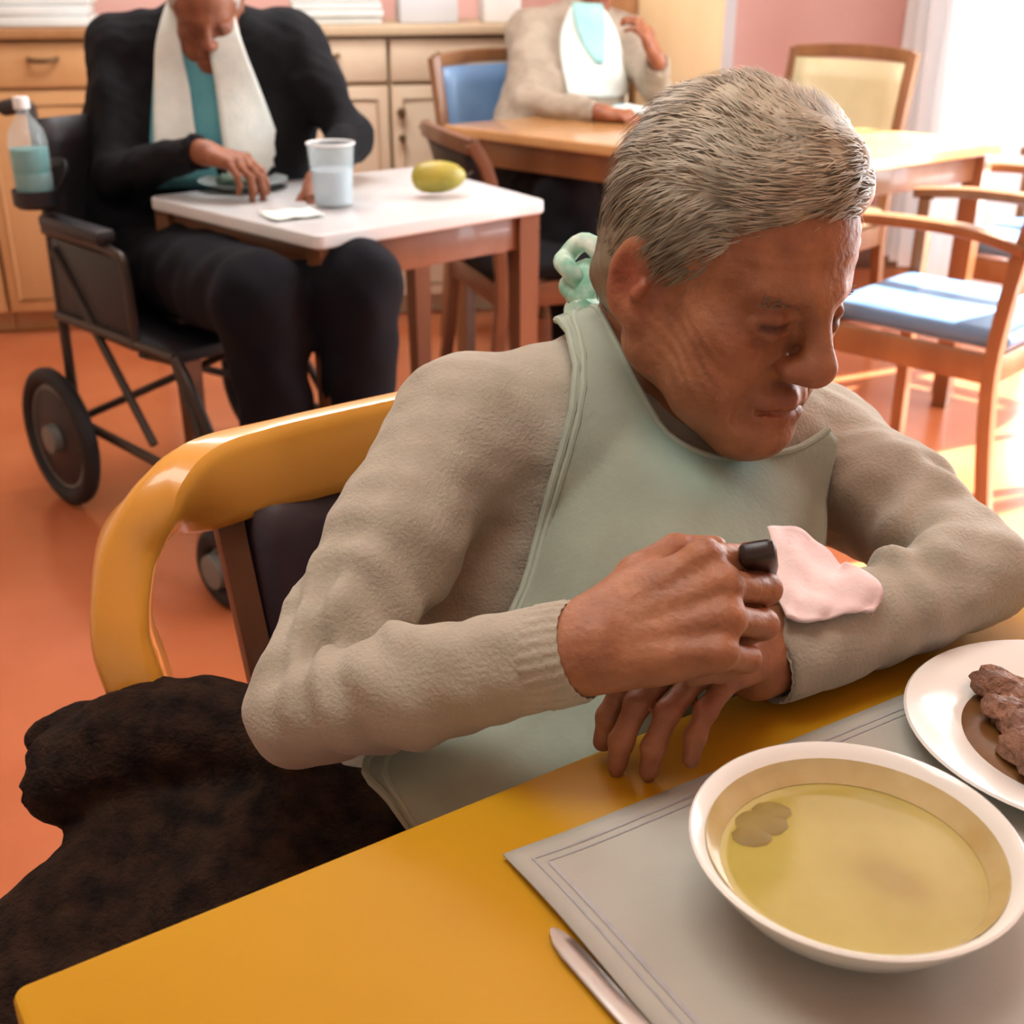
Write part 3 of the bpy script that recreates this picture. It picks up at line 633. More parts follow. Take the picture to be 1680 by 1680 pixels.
npk = tag(obj('napkin', MB().grid([[n0+A(.866, .5, 0)*a+A(-.5, .866, 0)*b+A(0, 0, .003+.003*math.sin(a*60+b*25)**2) for a in np.linspace(-.055, .055, 12)] for b in np.linspace(-.045, .045, 10)]), 'towel', base=n0, solid=.002), 'crumpled white napkin on the white table before the beaker', 'napkin')
# things on the rear table
q0 = T(1025, 190, .77); q0[2] = .7715
p2 = thing('dinner_plate', 'white plate with pale food on the rear table behind the grey head', 'plate', q0)
obj('plate', MB().lathe([(0, 0), (.07, 0), (.08, .004), (.115, .016), (.116, .018), (.078, .008), (0, .006)], seg=48), 'china', p2)
for i in range(5):
    bm = bmesh.new(); bmesh.ops.create_icosphere(bm, subdivisions=2, radius=1); a = i*1.9
    for v in bm.verts: v.co = Vector((v.co.x*.03+.035*math.cos(a)*(i > 0), v.co.y*.026+.035*math.sin(a)*(i > 0), v.co.z*.014+.018))
    obj('food_piece', MB().bm(bm), 'teal' if i == 1 else 'towel', p2); bm.free()
u0 = T(1072, 172, .77); u0[2] = .7715
cpo = thing('cup', 'small white cup beside the plate on the rear table', 'cup', u0)
obj('cup', MB().lathe([(0, 0), (.026, 0), (.030, .003), (.038, .06), (.038, .062), (.036, .061), (.028, .006), (0, .005)], seg=32), 'china', cpo)
obj('handle', MB().tube(spline([(.034, 0, .05), (.054, 0, .048), (.058, 0, .03), (.046, 0, .016), (.031, 0, .015)], 4), .004, 8), 'china', cpo)

# ================================================================== PEOPLE
def skin_tint(V, spots):
    t = np.ones((len(V), 3))
    for c, r, col in spots: t *= 1-gauss(V, c, r)[:, None]*(1-np.array(col))[None, :]
    return t
def arm(F, sh, el, wr, r, k=.03):
    m = sh+(el-sh)*.35; n = el+(wr-el)*.3
    F.ch([sh, m, el], [r[0], r[1], r[2]], k); F.ch([el, n, wr], [r[2], r[3], r[4]], .02)

# ------------------------------------------------------------------ the near diner: body
HO = A(.166, .935, 1.012); HF = nrm(A(.585, -.775, -.20)); HU = nrm(A(.20, -.14, .97)); HS = 1.0
Rs, Re, Rw = P(752, 700, 1.0), P(490, 1165, .86), P(955, 1066, .745)
Ls, Le, Lw = P(1345, 735, 1.15), P(1600, 985, .945), P(1240, 1092, .842)
Lw[2] = max(Lw[2], .782); Le[2] = .800
Nk = A(.098, 1.035, .885); Hip = A(.02, .965, .50); Mid = A(.045, 1.0, .68)
TR = nrm(Rs-Ls); TF = nrm(np.cross(UPZ, TR))
F = Field(axis(-.32, .50, .02, .30, .008, .0021), axis(.30, 1.20, .58, .98, .008, .0021), axis(-.01, 1.17, .76, 1.135, .008, .0021))
def torso(F, g):
    for s in (-1, 1):
        F.ch([Hip+TR*s*.085, Mid+TR*s*.075, (Ls+Rs)/2+TR*s*.085+A(0, 0, -.03)], [.125+g, .108+g, .092+g], .06)
    F.rc(Rs-TR*.02, (Ls+Rs)/2+UPZ*.02, .050+g, .075+g, .05); F.rc(Ls+TR*.02, (Ls+Rs)/2+UPZ*.02, .050+g, .075+g, .05)
    F.rc((Ls+Rs)/2-TF*.02, Nk-UPZ*.01, .085+g, .048+g, .05)
    F.ell((Ls+Rs)/2+TF*.03-UPZ*.10, A(.12+g, .09+g, .12+g), np.stack([TR, TF, UPZ], 1), .05)
torso(F, -.014)
arm(F, Rs, Re, Rw, (.040, .030, .024, .024, .0245)); arm(F, Ls, Le, Lw, (.040, .030, .024, .024, .0245))
for s, kx in ((1, A(-.02, .56, .50)), (-1, A(.20, .69, .50))):
    h = Hip+TR*s*.08-UPZ*.0; F.ch([h, kx, A(kx[0]+.05, kx[1]-.0, .08)], [.075, .055, .040], .03); F.rc(A(kx[0]+.05, kx[1], .06), A(kx[0]+.12, kx[1]-.14, .035), .042, .03, .02)
hg, HR = head(F, HO, HF, HU, HS, neck=Nk+UPZ*.02, nr=.046)
HRt, HFf, HUu = HR[:, 0], HR[:, 1], HR[:, 2]
# deep folds of an old neck
for q in (.02, .035): F.rc(hg(.03, .03, -.105-q), hg(-.03, .03, -.105-q), .002, None, .008, 's')
# right hand: a fist round the spoon, thumb up, back of the hand to the camera
CAMF = A(0, cp_, -sp_); CAMU = A(0, sp_, cp_); CAMX = A(1, 0, 0)
rd_ = nrm(CAMX*.93+CAMU*.33-CAMF*.14); rn_ = nrm(-CAMF*.86+CAMU*.34-CAMX*.12)
Rhg, Rinf, (rd2, rn2, rt2) = (None, None, (0, 0, 0))
Rhg, Rinf, Rax = hand(F, Rw, rd_, rn_, 1, [(52, 78, 50), (58, 82, 50), (62, 84, 50), (66, 84, 48)], [(.80, .35, -.50), (.86, -.10, -.45)], .98, .03)
ld_ = nrm(A(-.70, -.68, .13)); ln_ = nrm(A(.0, .0, 1))
Lhg, Linf, Lax = hand(F, Lw+A(.004, .012, .016), ld_, ln_, -1, [(28, 34, 22), (30, 34, 22), (31, 34, 22), (31, 34, 22)], [(.80, .52, -.12), (.92, .25, -.12)], .86, .03)
V, Q = F.mesh()
tips = [c[-1] for c in Rinf]+[c[-1] for c in Linf]; kns = [c[0] for c in Rinf]+[c[1] for c in Rinf]+[c[0] for c in Linf]+[c[1] for c in Linf]
spots = [(hg(.088, -.02, -.01), .032, (.92, .66, .60)), (hg(.090, -.016, -.008), .014, (.75, .5, .45)), (hg(0, .118, -.05), .022, (1, .78, .74)), (hg(.05, .07, -.035), .03, (1, .86, .82)), (hg(-.05, .07, -.035), .03, (1, .86, .82)),
         (hg(0, .094, -.078), .016, (.86, .62, .6)), (hg(.018, .088, -.079), .010, (.86, .66, .64)), *[(hg(q*x, y, -.0095), .0042, (.30, .22, .20)) for q in (-1, 1) for x, y in ((.024, .0885), (.029, .0885), (.034, .0885), (.039, .086), (.044, .083))], (hg(.033, .088, .004), .012, (.8, .66, .64)), (hg(-.033, .088, .004), .012, (.8, .66, .64)), (hg(.033, .082, -.022), .012, (.82, .7, .7))]
spots += [(q, .011, (.92, .74, .68)) for q in kns]
man = obj('person', (V, Q), 'skin', base=A(Hip[0], Hip[1], 0), tint=skin_tint(V, spots))
tag(man, 'diner in a beige sweater and sage bib bent over the yellow table, gripping a spoon', 'person')
# brows: short grey ridges of hair
for s in (-1, 1):
    bm_ = MB()
    for i in range(60):
        a = s*(.014+.034*rng.rand()); o = hg(a, (.0975 if s > 0 else .0945)-abs(a)*.34+.003, .013+rng.uniform(-.004, .004)-abs(a)*.06)
        bm_.tube([o-HFf*.004, o-HFf*.0015+HRt*s*.004, o-HFf*.002+HRt*s*.009+HUu*rng.uniform(-.001, .001)], [.0004, .0004, .0002], 3)
    eb = obj('eyebrow', bm_, 'brow', man, world=True); eb['kind'] = 'stuff'
# hair: cap and strands
H = Field(np.arange(HO[0]-.16, HO[0]+.16, .004), np.arange(HO[1]-.16, HO[1]+.16, .004), np.arange(HO[2]-.14, HO[2]+.17, .004))
H.ell(hg(0, -.013, .042), A(.080, .0985, .096)*HS, HR, .01); H.ell(hg(.0, .044, .085), A(.052, .040, .042)*HS, HR, .03)
H.ell(hg(0, -.055, -.02), A(.066, .062, .07)*HS, HR, .03)
nf = HFf*.80-HUu*.60
H.cut(hg(0, .082, .072), HFf*.72-HUu*.69, .012, None); H.cut(hg(0, -.04, -.082), -HUu*.9+HFf*.45, .01)
H.ell(hg(.088, -.012, -.020), A(.02, .030, .036)*HS, HR, .006, 's'); H.ell(hg(-.088, -.012, -.020), A(.02, .030, .036)*HS, HR, .006, 's')
H.disp(lambda p: .0022*wob((p-HO) @ HR*A(1, .45, .8), 150, 1)+.002*wob(p, 60, 2))
Vh, Qh = H.mesh()
l = (Vh-HO) @ HR
nn = nrm(A(1, 0, 0)); hv = MB(); 
cen = hg(0, -.015, .02); r3 = np.random.RandomState(2); pick = np.concatenate([r3.choice(len(Vh), 9000), r3.choice(np.nonzero((l[:, 1] > .04) & (l[:, 2] < .11))[0], 1800)])
for i in pick:
    p = Vh[i]; n = nrm(p-cen); L = l[i]
    dirl = A(.10*L[0]/.08, -.75, -.25-.8*(L[2] < .07)); 
    if L[1] > .035: dirl = A(.85, -.25, -.10)*min((L[1]-.035)/.03, 1)+dirl*max(1-(L[1]-.035)/.03, 0)
    d = HR @ dirl+r3.normal(size=3)*.13+.30*(HR @ A(wob(p[None]*A(1, 1, 1), 45, 0)[0], 0, wob(p[None], 45, 1)[0])); d = nrm(d-n*np.dot(d, n)); ln = r3.uniform(.014, .034); w = r3.uniform(.0003, .0008)
    lift = r3.uniform(.000, .0028); s_ = np.cross(n, d)
    q = [p-n*.001, p+d*ln*.5+n*lift, p+d*ln+n*lift*.35]
    hv.add([q[0]-s_*w, q[0]+s_*w, q[1]-s_*w, q[1]+s_*w, q[2]], [(0, 1, 3, 2), (2, 3, 4)])
hvv = np.concatenate(hv.v); allv = np.concatenate([Vh, hvv]); fq = [tuple(q) for q in Qh]+[tuple(j+len(Vh) for j in f) for f in hv.f]
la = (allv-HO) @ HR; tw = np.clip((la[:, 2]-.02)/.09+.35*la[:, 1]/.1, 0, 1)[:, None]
tn = np.array([[.52, .485, .41]])*(1-tw)+np.array([[1.18, 1.19, 1.22]])*tw; tn *= (1+.14*wob(la*A(1, .3, .6), 260, 3))[:, None]  # window light and shade put into the tint: top whitened, lower hair darkened
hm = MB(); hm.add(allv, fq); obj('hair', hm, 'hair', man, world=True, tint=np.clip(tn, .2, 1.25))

# sweater
G = Field(axis(-.32, .52, -.28, .50, .01, .0042), axis(.50, 1.22, .58, 1.18, .01, .0042), axis(.44, 1.02, .70, 1.0, .01, .0042))
torso(G, 0)
Rc = Re+(Rw-Re)*1.0; Lc = Le+(Lw-Le)*.97
G.ch([Rs, Rs+(Re-Rs)*.45, Re], [.060, .047, .039], .03); G.ch([Re, Re+(Rc-Re)*.4, Rc], [.039, .0385, .031], .005); 
G.ch([Ls, Ls+(Le-Ls)*.45, Le], [.060, .048, .040], .03); G.ch([Le, Le+(Lc-Le)*.4, Lc], [.040, .037, .030], .005)
def folds(p):
    o = np.zeros(len(p))
    for a, b, c, amp in ((Rs, Re, Rc, .0062), (Ls, Le, Lc, .006)):
        bis = nrm(nrm(a-b)+nrm(c-b)); inn = np.clip(.35+((p-b) @ bis)/.09, 0, 1)
        for (u, v, e, fq) in ((a, b, b, 120), (b, c, b, 135)):
            d = nrm(v-u); t = (p-u) @ d; wgt = gauss(p, e+bis*.035, .10)*inn
            o += amp*wgt*np.sin(t*fq+3.2*wob(p, 22, 0)+1.5)
    return o+.0022*wob(p*A(1, 1, .6), 28, 2)+.0012*wob(p, 95, 1)
G.disp(folds)
G.cut(Rc, Rw-Re, .003, .07); G.rc(Rc-nrm(Rw-Re)*.012, Rw+nrm(Rw-Re)*.05, .0265, .03, .003, 's')
G.cut(Lc, Lw-Le, .003, .07); G.rc(Lc-nrm(Lw-Le)*.012, Lw+nrm(Lw-Le)*.05, .0265, .03, .003, 's')
G.rc(Nk+TF*.02+UPZ*.0, hg(0, -.02, -.06), .050, .056, .008, 's'); G.cut(A(0, 0, .50), -UPZ, .01)
Vs, Qs = G.mesh(); sw = obj('sweater', (Vs, Qs), 'sweater', man, world=True)
# ribbed cuffs and collar band
for nm, c, w, e, r in (('cuff', Rc, Rw, Re, .0305), ('cuff', Lc, Lw, Le, .0300)):
    d = nrm(w-e); x = nrm(np.cross(d, UPZ)); y = np.cross(d, x)
    mb = MB(); rr = []
    for k, (o, q) in enumerate(((-.030, 1.02), (-.025, 1.08), (-.004, 1.04), (.0, .98), (-.006, .90))):
        rr.append(np.array([c+d*o+(x*math.cos(a)+y*math.sin(a))*r*q*(1+.018*math.cos(a*26)) for a in np.linspace(0, 2*math.pi, 104, endpoint=False)]))
    obj(nm, mb.ring(rr, cap=False), 'sweater', sw, world=True)
# dark trousers
K = Field(np.arange(-.30, .42, .009), np.arange(.34, 1.20, .009), np.arange(.02, .70, .009))
for s, kx in ((1, A(-.02, .56, .50)), (-1, A(.20, .69, .50))):
    h = Hip+TR*s*.085; K.ch([h, kx, A(kx[0]+.05, kx[1], .10)], [.118, .078, .060], .03)
K.rc(Hip+TR*.06, Hip-TR*.06, .135, None, .05); K.cut(A(0, 0, .09), -UPZ, .004); K.cut(Hip+UPZ*.08, UPZ, .01)
K.disp(lambda p: .004*wob(p, 40, 1))
obj('trousers', K.mesh(), 'trous', man, world=True)
for s, kx in ((1, A(-.02, .56, .50)), (-1, A(.20, .69, .50))):
    K2 = Field(np.arange(kx[0]-.06, kx[0]+.26, .006), np.arange(kx[1]-.26, kx[1]+.10, .006), np.arange(.0, .14, .006))
    K2.ch([A(kx[0]+.04, kx[1]+.02, .045), A(kx[0]+.09, kx[1]-.09, .040), A(kx[0]+.125, kx[1]-.155, .034)], [.043, .043, .036], .02); K2.cut(A(0, 0, .008), -UPZ, .003)
    obj('shoe', K2.mesh(), 'shoe', man, world=True)
# bib: tied at the nape, over the chest, down behind the table edge
BR = [[(958, 520, 1.075), (985, 545, 1.04), (1008, 610, .995), (1085, 706, .958), (1175, 752, .955), (1270, 742, 1.01), (1312, 722, 1.06)],
      [(942, 610, 1.045), (975, 640, 1.0), (1015, 715, .955), (1095, 775, .928), (1190, 810, .930), (1290, 800, .99), (1345, 760, 1.06)],
      [(925, 705, 1.00), (955, 740, .970), (1015, 800, .935), (1105, 840, .915), (1205, 860, .918), (1300, 860, .965), (1352, 830, 1.02)],
      [(890, 850, .965), (930, 880, .935), (1000, 910, .912), (1105, 930, .895), (1215, 930, .900), (1305, 930, .94), (1350, 910, .98)],
      [(838, 1000, .945), (890, 1020, .912), (970, 1035, .890), (1100, 1040, .878), (1215, 1030, .885), (1300, 1020, .92), (1340, 1000, .95)],
      [(720, 1140, .915), (800, 1160, .885), (905, 1175, .868), (1030, 1175, .862), (1150, 1160, .870), (1230, 1130, .89), (1280, 1100, .91)],
      [(600, 1238, .880), (690, 1262, .850), (800, 1285, .832), (920, 1275, .835), (1040, 1245, .850), (1140, 1210, .868), (1200, 1180, .885)],
      [(640, 1310, .850), (715, 1345, .820), (810, 1350, .806), (915, 1325, .815), (1030, 1290, .835), (1130, 1255, .855), (1190, 1225, .872)],
      [(700, 1400, .842), (765, 1440, .815), (850, 1435, .803), (945, 1400, .812), (1050, 1360, .832), (1140, 1320, .852), (1200, 1290, .87)]]
cols = [spline([P(*c) for c in row], 9) for row in BR]; gridp = np.array([spline([r[j] for r in cols], 8) for j in range(len(cols[0]))]).transpose(1, 0, 2)
m_, n_ = gridp.shape[:2]; jj, ii = np.meshgrid(np.linspace(0, 1, n_), np.linspace(0, 1, m_))
wv = .0065*np.sin(jj*23+ii*4.5+1.2*np.sin(ii*6))*np.clip(ii*2.2, .15, 1)+.004*np.sin(jj*9-ii*7)
gridp = gridp+wv[..., None]*nrm(TF*.8+A(0, -.4, .1))
def sample(X, p):
    i = [np.clip(np.interp(p[:, k], a, np.arange(len(a))), 0, len(a)-1.001) for k, a in enumerate((X.x, X.y, X.z))]; j = [q.astype(int) for q in i]; f = [q-r for q, r in zip(i, j)]; o = 0
    for a in (0, 1):
        for b in (0, 1):
            for c in (0, 1): o = o+X.D[j[0]+a, j[1]+b, j[2]+c]*(f[0] if a else 1-f[0])*(f[1] if b else 1-f[1])*(f[2] if c else 1-f[2])
    return o
CH = Field(np.arange(-.30, .50, .007), np.arange(.70, 1.22, .007), np.arange(.5, 1.06, .007)); torso(CH, .004)
CH.rc(Rs, Rs+(Re-Rs)*.45, .060, .047, .03); CH.rc(Ls, Ls+(Le-Ls)*.45, .060, .048, .03)
for it in range(10):
    pp = gridp.reshape(-1, 3); d0_ = sample(CH, pp); e = .007
    gr = np.stack([sample(CH, pp+np.eye(3)[k]*e)-sample(CH, pp-np.eye(3)[k]*e) for k in range(3)], 1); gr /= np.linalg.norm(gr, axis=1, keepdims=True)+1e-6
    gridp = (pp+gr*np.clip(.009-d0_, 0, .02)[:, None]).reshape(gridp.shape)
    if it < 7: gridp[1:-1, 1:-1] = gridp[1:-1, 1:-1]*.6+.1*(gridp[:-2, 1:-1]+gridp[2:, 1:-1]+gridp[1:-1, :-2]+gridp[1:-1, 2:])
tt = np.ones((m_*n_, 3)); ff = gridp.reshape(-1, 3)
tl = np.clip(1-np.abs(jj.ravel()-.60)/.26, 0, 1)*np.clip(1.15-ii.ravel()/.22, 0, 1); tt = tt*(1-tl[:, None]*.9)+np.array([[.85, 1.28, 1.36]])*tl[:, None]*.9
bib = obj('bib', MB().grid(gridp), 'bib', man, world=True, solid=.0022, tint=tt)
hem = MB()
hem.tube([gridp[i, 0] for i in range(0, m_, 2)], .0034, 8); hem.tube([gridp[i, 4] - TF*.0 for i in range(0, m_, 2)], .0030, 8)
hem.tube(list(gridp[0, ::2]), .0032, 8)
obj('hem', hem, 'bib', bib, world=True, tint=np.full((sum(len(v) for v in hem.v), 3), 1.12))
tie = MB(); kp = P(962, 470, 1.09)
for i in range(3):
    c = kp+A(.004*(i-1), .0, .022-.022*i); loop = [c+nrm(CAMX*math.cos(a)+CAMU*.62*math.sin(a)-CAMF*.5*math.sin(a*2))*(.0175-.001*i) for a in np.linspace(0, 2*math.pi, 40, endpoint=False)]
    tie.tube(loop, .0085, 14, close=True)
tie.tube(spline([kp, P(955, 505, 1.085), gridp[1, 1], gridp[3, 2]], 6), [.010]*19, 8)
tie.tube(spline([kp-CAMU*.01, P(978, 505, 1.075), gridp[2, 5]], 6), [.009]*13, 8)
tie.lathe([(0, -.024), (.012, -.022), (.0205, -.012), (.024, 0), (.0215, .013), (.013, .024), (0, .027)], kp-CAMU*.004+CAMX*.004, 20, nrm(CAMU+CAMX*.2))
obj('neck_tie', tie, 'mint', man, world=True)

# spoon in the fist
sp = thing('spoon', 'dark-handled spoon gripped in the right fist of the near diner', 'spoon', Rhg(.075, .0, -.025))
sa_, sb_ = P(1240, 898, .735), P(1232, 985, .748); sd = nrm(sb_-sa_)
ctr = (np.array(Rinf[0][0])+np.array(Rinf[0][2]))/2; ct2 = (np.array(Rinf[3][0])+np.array(Rinf[3][2]))/2
s0_ = P(1242, 903, .742); sd = nrm(P(1258, 962, .83)-s0_)
hb = [(.0045, .0075), (.0062, .0105), (.0068, .0115), (.0062, .0110), (.0045, .007)]
obj('handle', MB().tube([s0_-sd*.002, s0_, s0_+sd*.004, s0_+sd*.03, s0_+sd*.07], 1, 16, asp=lambda i: hb[i], up=nrm(CAMX*.95+CAMU*.1)), 'dark', sp, world=True)
s1_ = s0_+sd*.07; side = nrm(np.cross(sd, CAMF))
obj('neck', MB().tube(spline([s1_, s1_+sd*.03, s1_+sd*.055+CAMX*.004], 4), [.0032]*9, 8), 'steel', sp, world=True)
rows = []
for u in np.linspace(0, 1, 12):
    w = .0165*math.sin(math.pi*min(.06+.94*u, .985))**.6; c = s1_+sd*(.045+.042*u)+CAMX*.004
    rows.append([c+side*w*x-CAMF*(-.009)*(1-x*x)*math.sin(math.pi*u) for x in np.linspace(-1, 1, 9)])
obj('bowl', MB().grid(rows), 'steel', sp, world=True, solid=.0012)
# pink napkin lying over the left forearm and held near the spoon
rows = []
NA = [[(1258, 868, .895), (1300, 866, .90), (1345, 898, .905), (1385, 935, .91)], [(1270, 925, .865), (1310, 930, .865), (1365, 955, .87), (1422, 972, .885)], [(1278, 980, .838), (1320, 988, .838), (1370, 992, .845), (1428, 996, .86)], [(1285, 1020, .822), (1325, 1024, .822), (1370, 1018, .832), (1415, 1010, .845)]]
cg = [spline([P(*c) for c in r], 8) for r in NA]; ng = np.array([spline([r[j] for r in cg], 8) for j in range(len(cg[0]))]).transpose(1, 0, 2)
for it in range(12):
    pp = ng.reshape(-1, 3); e = .006
    for X_ in (G, F):
        d0_ = sample(X_, pp); gr = np.stack([sample(X_, pp+np.eye(3)[k]*e)-sample(X_, pp-np.eye(3)[k]*e) for k in range(3)], 1); gr /= np.linalg.norm(gr, axis=1, keepdims=True)+1e-6
        pp = pp+gr*np.clip(.0075-d0_, 0, .012)[:, None]
    ng = pp.reshape(ng.shape)
    if it < 9: ng[1:-1, 1:-1] = ng[1:-1, 1:-1]*.5+.125*(ng[:-2, 1:-1]+ng[2:, 1:-1]+ng[1:-1, :-2]+ng[1:-1, 2:])
a_, b_ = np.meshgrid(np.linspace(0, 1, ng.shape[1]), np.linspace(0, 1, ng.shape[0])); ng = ng+(.0022*np.sin(a_*19+b_*7)+.0018*np.sin(b_*15-a_*8)+.002)[..., None]*A(0, -.6, .6)
tag(obj('napkin', MB().grid(ng), 'napkin', base=ng.reshape(-1, 3).min(0)*A(0, 0, 1)+ng.mean((0, 1))*A(1, 1, 0), solid=.003), 'crumpled pale pink napkin on the left sleeve of the near diner', 'napkin')

# dark brown woollen coat thrown over the arm and side of the bentwood chair
Cc = Field(np.arange(-.62, .16, .007), np.arange(.40, 1.16, .007), np.arange(.12, .80, .007))
Cc.ch([P(80, 1300, .96), P(110, 1262, .965), P(200, 1215, .97), P(320, 1195, .97), P(450, 1215, .96)], [.022, .030, .036, .036, .030], .012)
Cc.ch([P(85, 1215, 1.0), P(140, 1195, 1.0), P(225, 1165, 1.0), P(330, 1165, 1.0), P(430, 1180, .99)], [.015, .020, .026, .026, .02], .008)
Cc.ch([P(215, 1385, .99), P(330, 1345, 1.0), P(460, 1330, .99), P(620, 1370, .96)], [.045, .055, .055, .04], .02)
Cc.ch([P(120, 1500, .955), P(260, 1450, .96), P(420, 1420, .96), P(600, 1420, .94)], [.045, .055, .055, .04], .03)
Cc.ch([P(20, 1620, .92), P(180, 1560, .93), P(380, 1510, .93), P(560, 1480, .92)], [.05, .055, .055, .04], .03)
Cc.ch([P(-60, 1760, .90), P(120, 1680, .90), P(360, 1600, .90)], [.06, .06, .06], .03)
Cc.disp(lambda p: .005*wob(p*A(1, 1, .5), 34, 0)+.003*wob(p, 80, 1)+.0012*wob(p, 260, 2))
coat = obj('coat', Cc.mesh(), 'browncloth', base=A(-.25, .80, .3))
tag(coat, 'dark brown woollen coat thrown in a heap over the arm of the bentwood chair', 'coat')

# ------------------------------------------------------------------ background people
def bg_person(label, base, J, top, trousers, face, hair, group=None, hands=True):
    """J: joints; returns body object. Body, top, trousers, hair built from one skeleton."""
    lo = np.min([v for v in J.values() if isinstance(v, np.ndarray) and v.shape == (3,)], 0)-.2; hi = np.max([v for v in J.values() if isinstance(v, np.ndarray) and v.shape == (3,)], 0)+.2
    lo[2] = -.01
    hw = J['rw']; fx = (hw[0]-.14, hw[0]+.16); fy = (hw[1]-.16, hw[1]+.12); fz = (min(hw[2]-.1, J['head'][2]-.14), J['head'][2]+.16)
    B = Field(axis(lo[0], hi[0], *fx, .011, .0042), axis(lo[1], hi[1], *fy, .011, .0042), axis(lo[2], hi[2], *fz, .011, .0042))
    tr = nrm(J['rs']-J['ls']); tf = nrm(np.cross(UPZ, tr)); ms = (J['rs']+J['ls'])/2
    def tor(X, g):
        for s in (-1, 1): X.ch([J['hip']+tr*s*.11, J['hip']*.5+ms*.5+tr*s*.08, ms+tr*s*.09-UPZ*.05], [.125+g, .115+g, .10+g], .06)
        X.rc(J['rs'], ms+UPZ*.02, .058+g, .08+g, .05); X.rc(J['ls'], ms+UPZ*.02, .058+g, .08+g, .05); X.rc(ms, J['nk'], .08+g, .052+g, .05)
    tor(B, -.014); arm(B, J['rs'], J['re'], J['rw'], (.044, .034, .026, .026, .023)); arm(B, J['ls'], J['le'], J['lw'], (.044, .034, .026, .026, .023))
    for s in 'rl': B.ch([J['hip']+tr*(.09 if s == 'r' else -.09), J[s+'k'], J[s+'f']+UPZ*.07], [.075, .055, .04], .03); B.rc(J[s+'f']+UPZ*.05, J[s+'f']+J['toe']*.13+UPZ*.03, .04, .03, .02)
    g, HRb = head(B, J['head'], J['hf'], J['hu'], .97, neck=J['nk'], fine=False)
    _, inf, _ = hand(B, J['rw'], J['rd'], J['rn'], 1, J['rc'], [(.75, .55, -.35), (.9, .1, -.35)], .96, .06)
    hand(B, J['lw'], J['ld'], J['lnm'], -1, [(25, 35, 25)]*4, [(.75, .55, -.35), (.9, .1, -.35)], .96, .05)
    V, Q = B.mesh(); sp_l = [(g(0, .118, -.05), .025, (1, .8, .76)), (g(0, .094, -.078), .018, (.86, .62, .6)), (g(.033, .084, -.009), .013, (.6, .5, .5)), (g(-.033, .084, -.009), .013, (.6, .5, .5))]
    o = tag(obj('person', (V, Q), 'skin', base=base, tint=skin_tint(V, sp_l)*np.array(face)), label, 'person')
    X = Field(np.arange(lo[0], hi[0], .009), np.arange(lo[1], hi[1], .009), np.arange(.38, hi[2], .009))
    tor(X, .004)
    if J.get('open'):                                 # hanging front panels, then the gap between them
        for s, q in (('r', 1), ('l', -1)): X.rc(J[s+'s']*.9+ms*.1-UPZ*.03, J['hip']+tr*q*.19+UPZ*.06, .078, .115, .06)
        X.ch([J['nk']+tf*.08-UPZ*.02, ms+tf*.17-UPZ*.10, J['hip']+tf*.2+UPZ*.1], [.045, .075, .07], .02, 's')
    for s in 'rl':
        X.ch([J[s+'s'], J[s+'s']*.55+J[s+'e']*.45, J[s+'e']], [.068, .058, .05], .04); X.ch([J[s+'e'], J[s+'w']], [.050, .038], .02)
    X.disp(lambda p: .005*wob(p*A(1, 1, .6), 34, 0)+.0025*wob(p, 90, 1))
    for s in 'rl':
        d = nrm(J[s+'w']-J[s+'e']); X.cut(J[s+'w']-d*.006, d, .004, .08); X.rc(J[s+'w']-d*.02, J[s+'w']+d*.06, .030, None, .003, 's')
    X.rc(J['nk']-UPZ*.01, g(0, 0, -.03), .054, .06, .01, 's')
    X.cut(J['hip']-UPZ*.03, -UPZ, .01)
    obj(top[0], X.mesh(), top[1], o, world=True)
    Y = Field(np.arange(lo[0], hi[0], .011), np.arange(lo[1], hi[1], .011), np.arange(.0, .8, .011))
    for s in 'rl': Y.ch([J['hip']+tr*(.095 if s == 'r' else -.095), J[s+'k'], J[s+'f']+UPZ*.11], [.12, .088, .066], .03)
    Y.rc(J['hip']+tr*.08, J['hip']-tr*.08, .13, None, .05); Y.disp(lambda p: .005*wob(p, 36, 2))
    for s in 'rl': Y.cut(J[s+'f']+UPZ*.10, -UPZ, .004, .12)
    Y.cut(J['hip']+UPZ*.09, UPZ, .01, .26); obj('trousers', Y.mesh(), trousers, o, world=True)
    for s in 'rl':
        f = J[s+'f']; Z = Field(np.arange(f[0]-.2, f[0]+.2, .007), np.arange(f[1]-.22, f[1]+.2, .007), np.arange(f[2]-.02, f[2]+.15, .007))
        Z.ch([f-J['toe']*.03+UPZ*.045, f+J['toe']*.07+UPZ*.042, f+J['toe']*.15+UPZ*.034], [.043, .045, .036], .02); Z.cut(f+UPZ*.004, -UPZ, .003)
        obj('shoe', Z.mesh(), 'shoe', o, world=True)
    Hh = Field(np.arange(J['head'][0]-.16, J['head'][0]+.16, .006), np.arange(J['head'][1]-.16, J['head'][1]+.16, .006), np.arange(J['head'][2]-.14, J['head'][2]+.17, .006))
    Hh.ell(g(0, -.018, .042), A(.082, .107, .095), HRb, .01); Hh.ell(g(0, -.055, -.02), A(.068, .064, .075), HRb, .03); Hh.cut(g(0, .08, .07), HRb[:, 1]*.74-HRb[:, 2]*.67, .012); Hh.cut(g(0, -.04, -.085), -HRb[:, 2]*.9+HRb[:, 1]*.4, .01)
    Hh.disp(lambda p: .004*wob(p, 90, 1)); vh = Hh.mesh(); obj('hair', vh, hair, o, world=True)
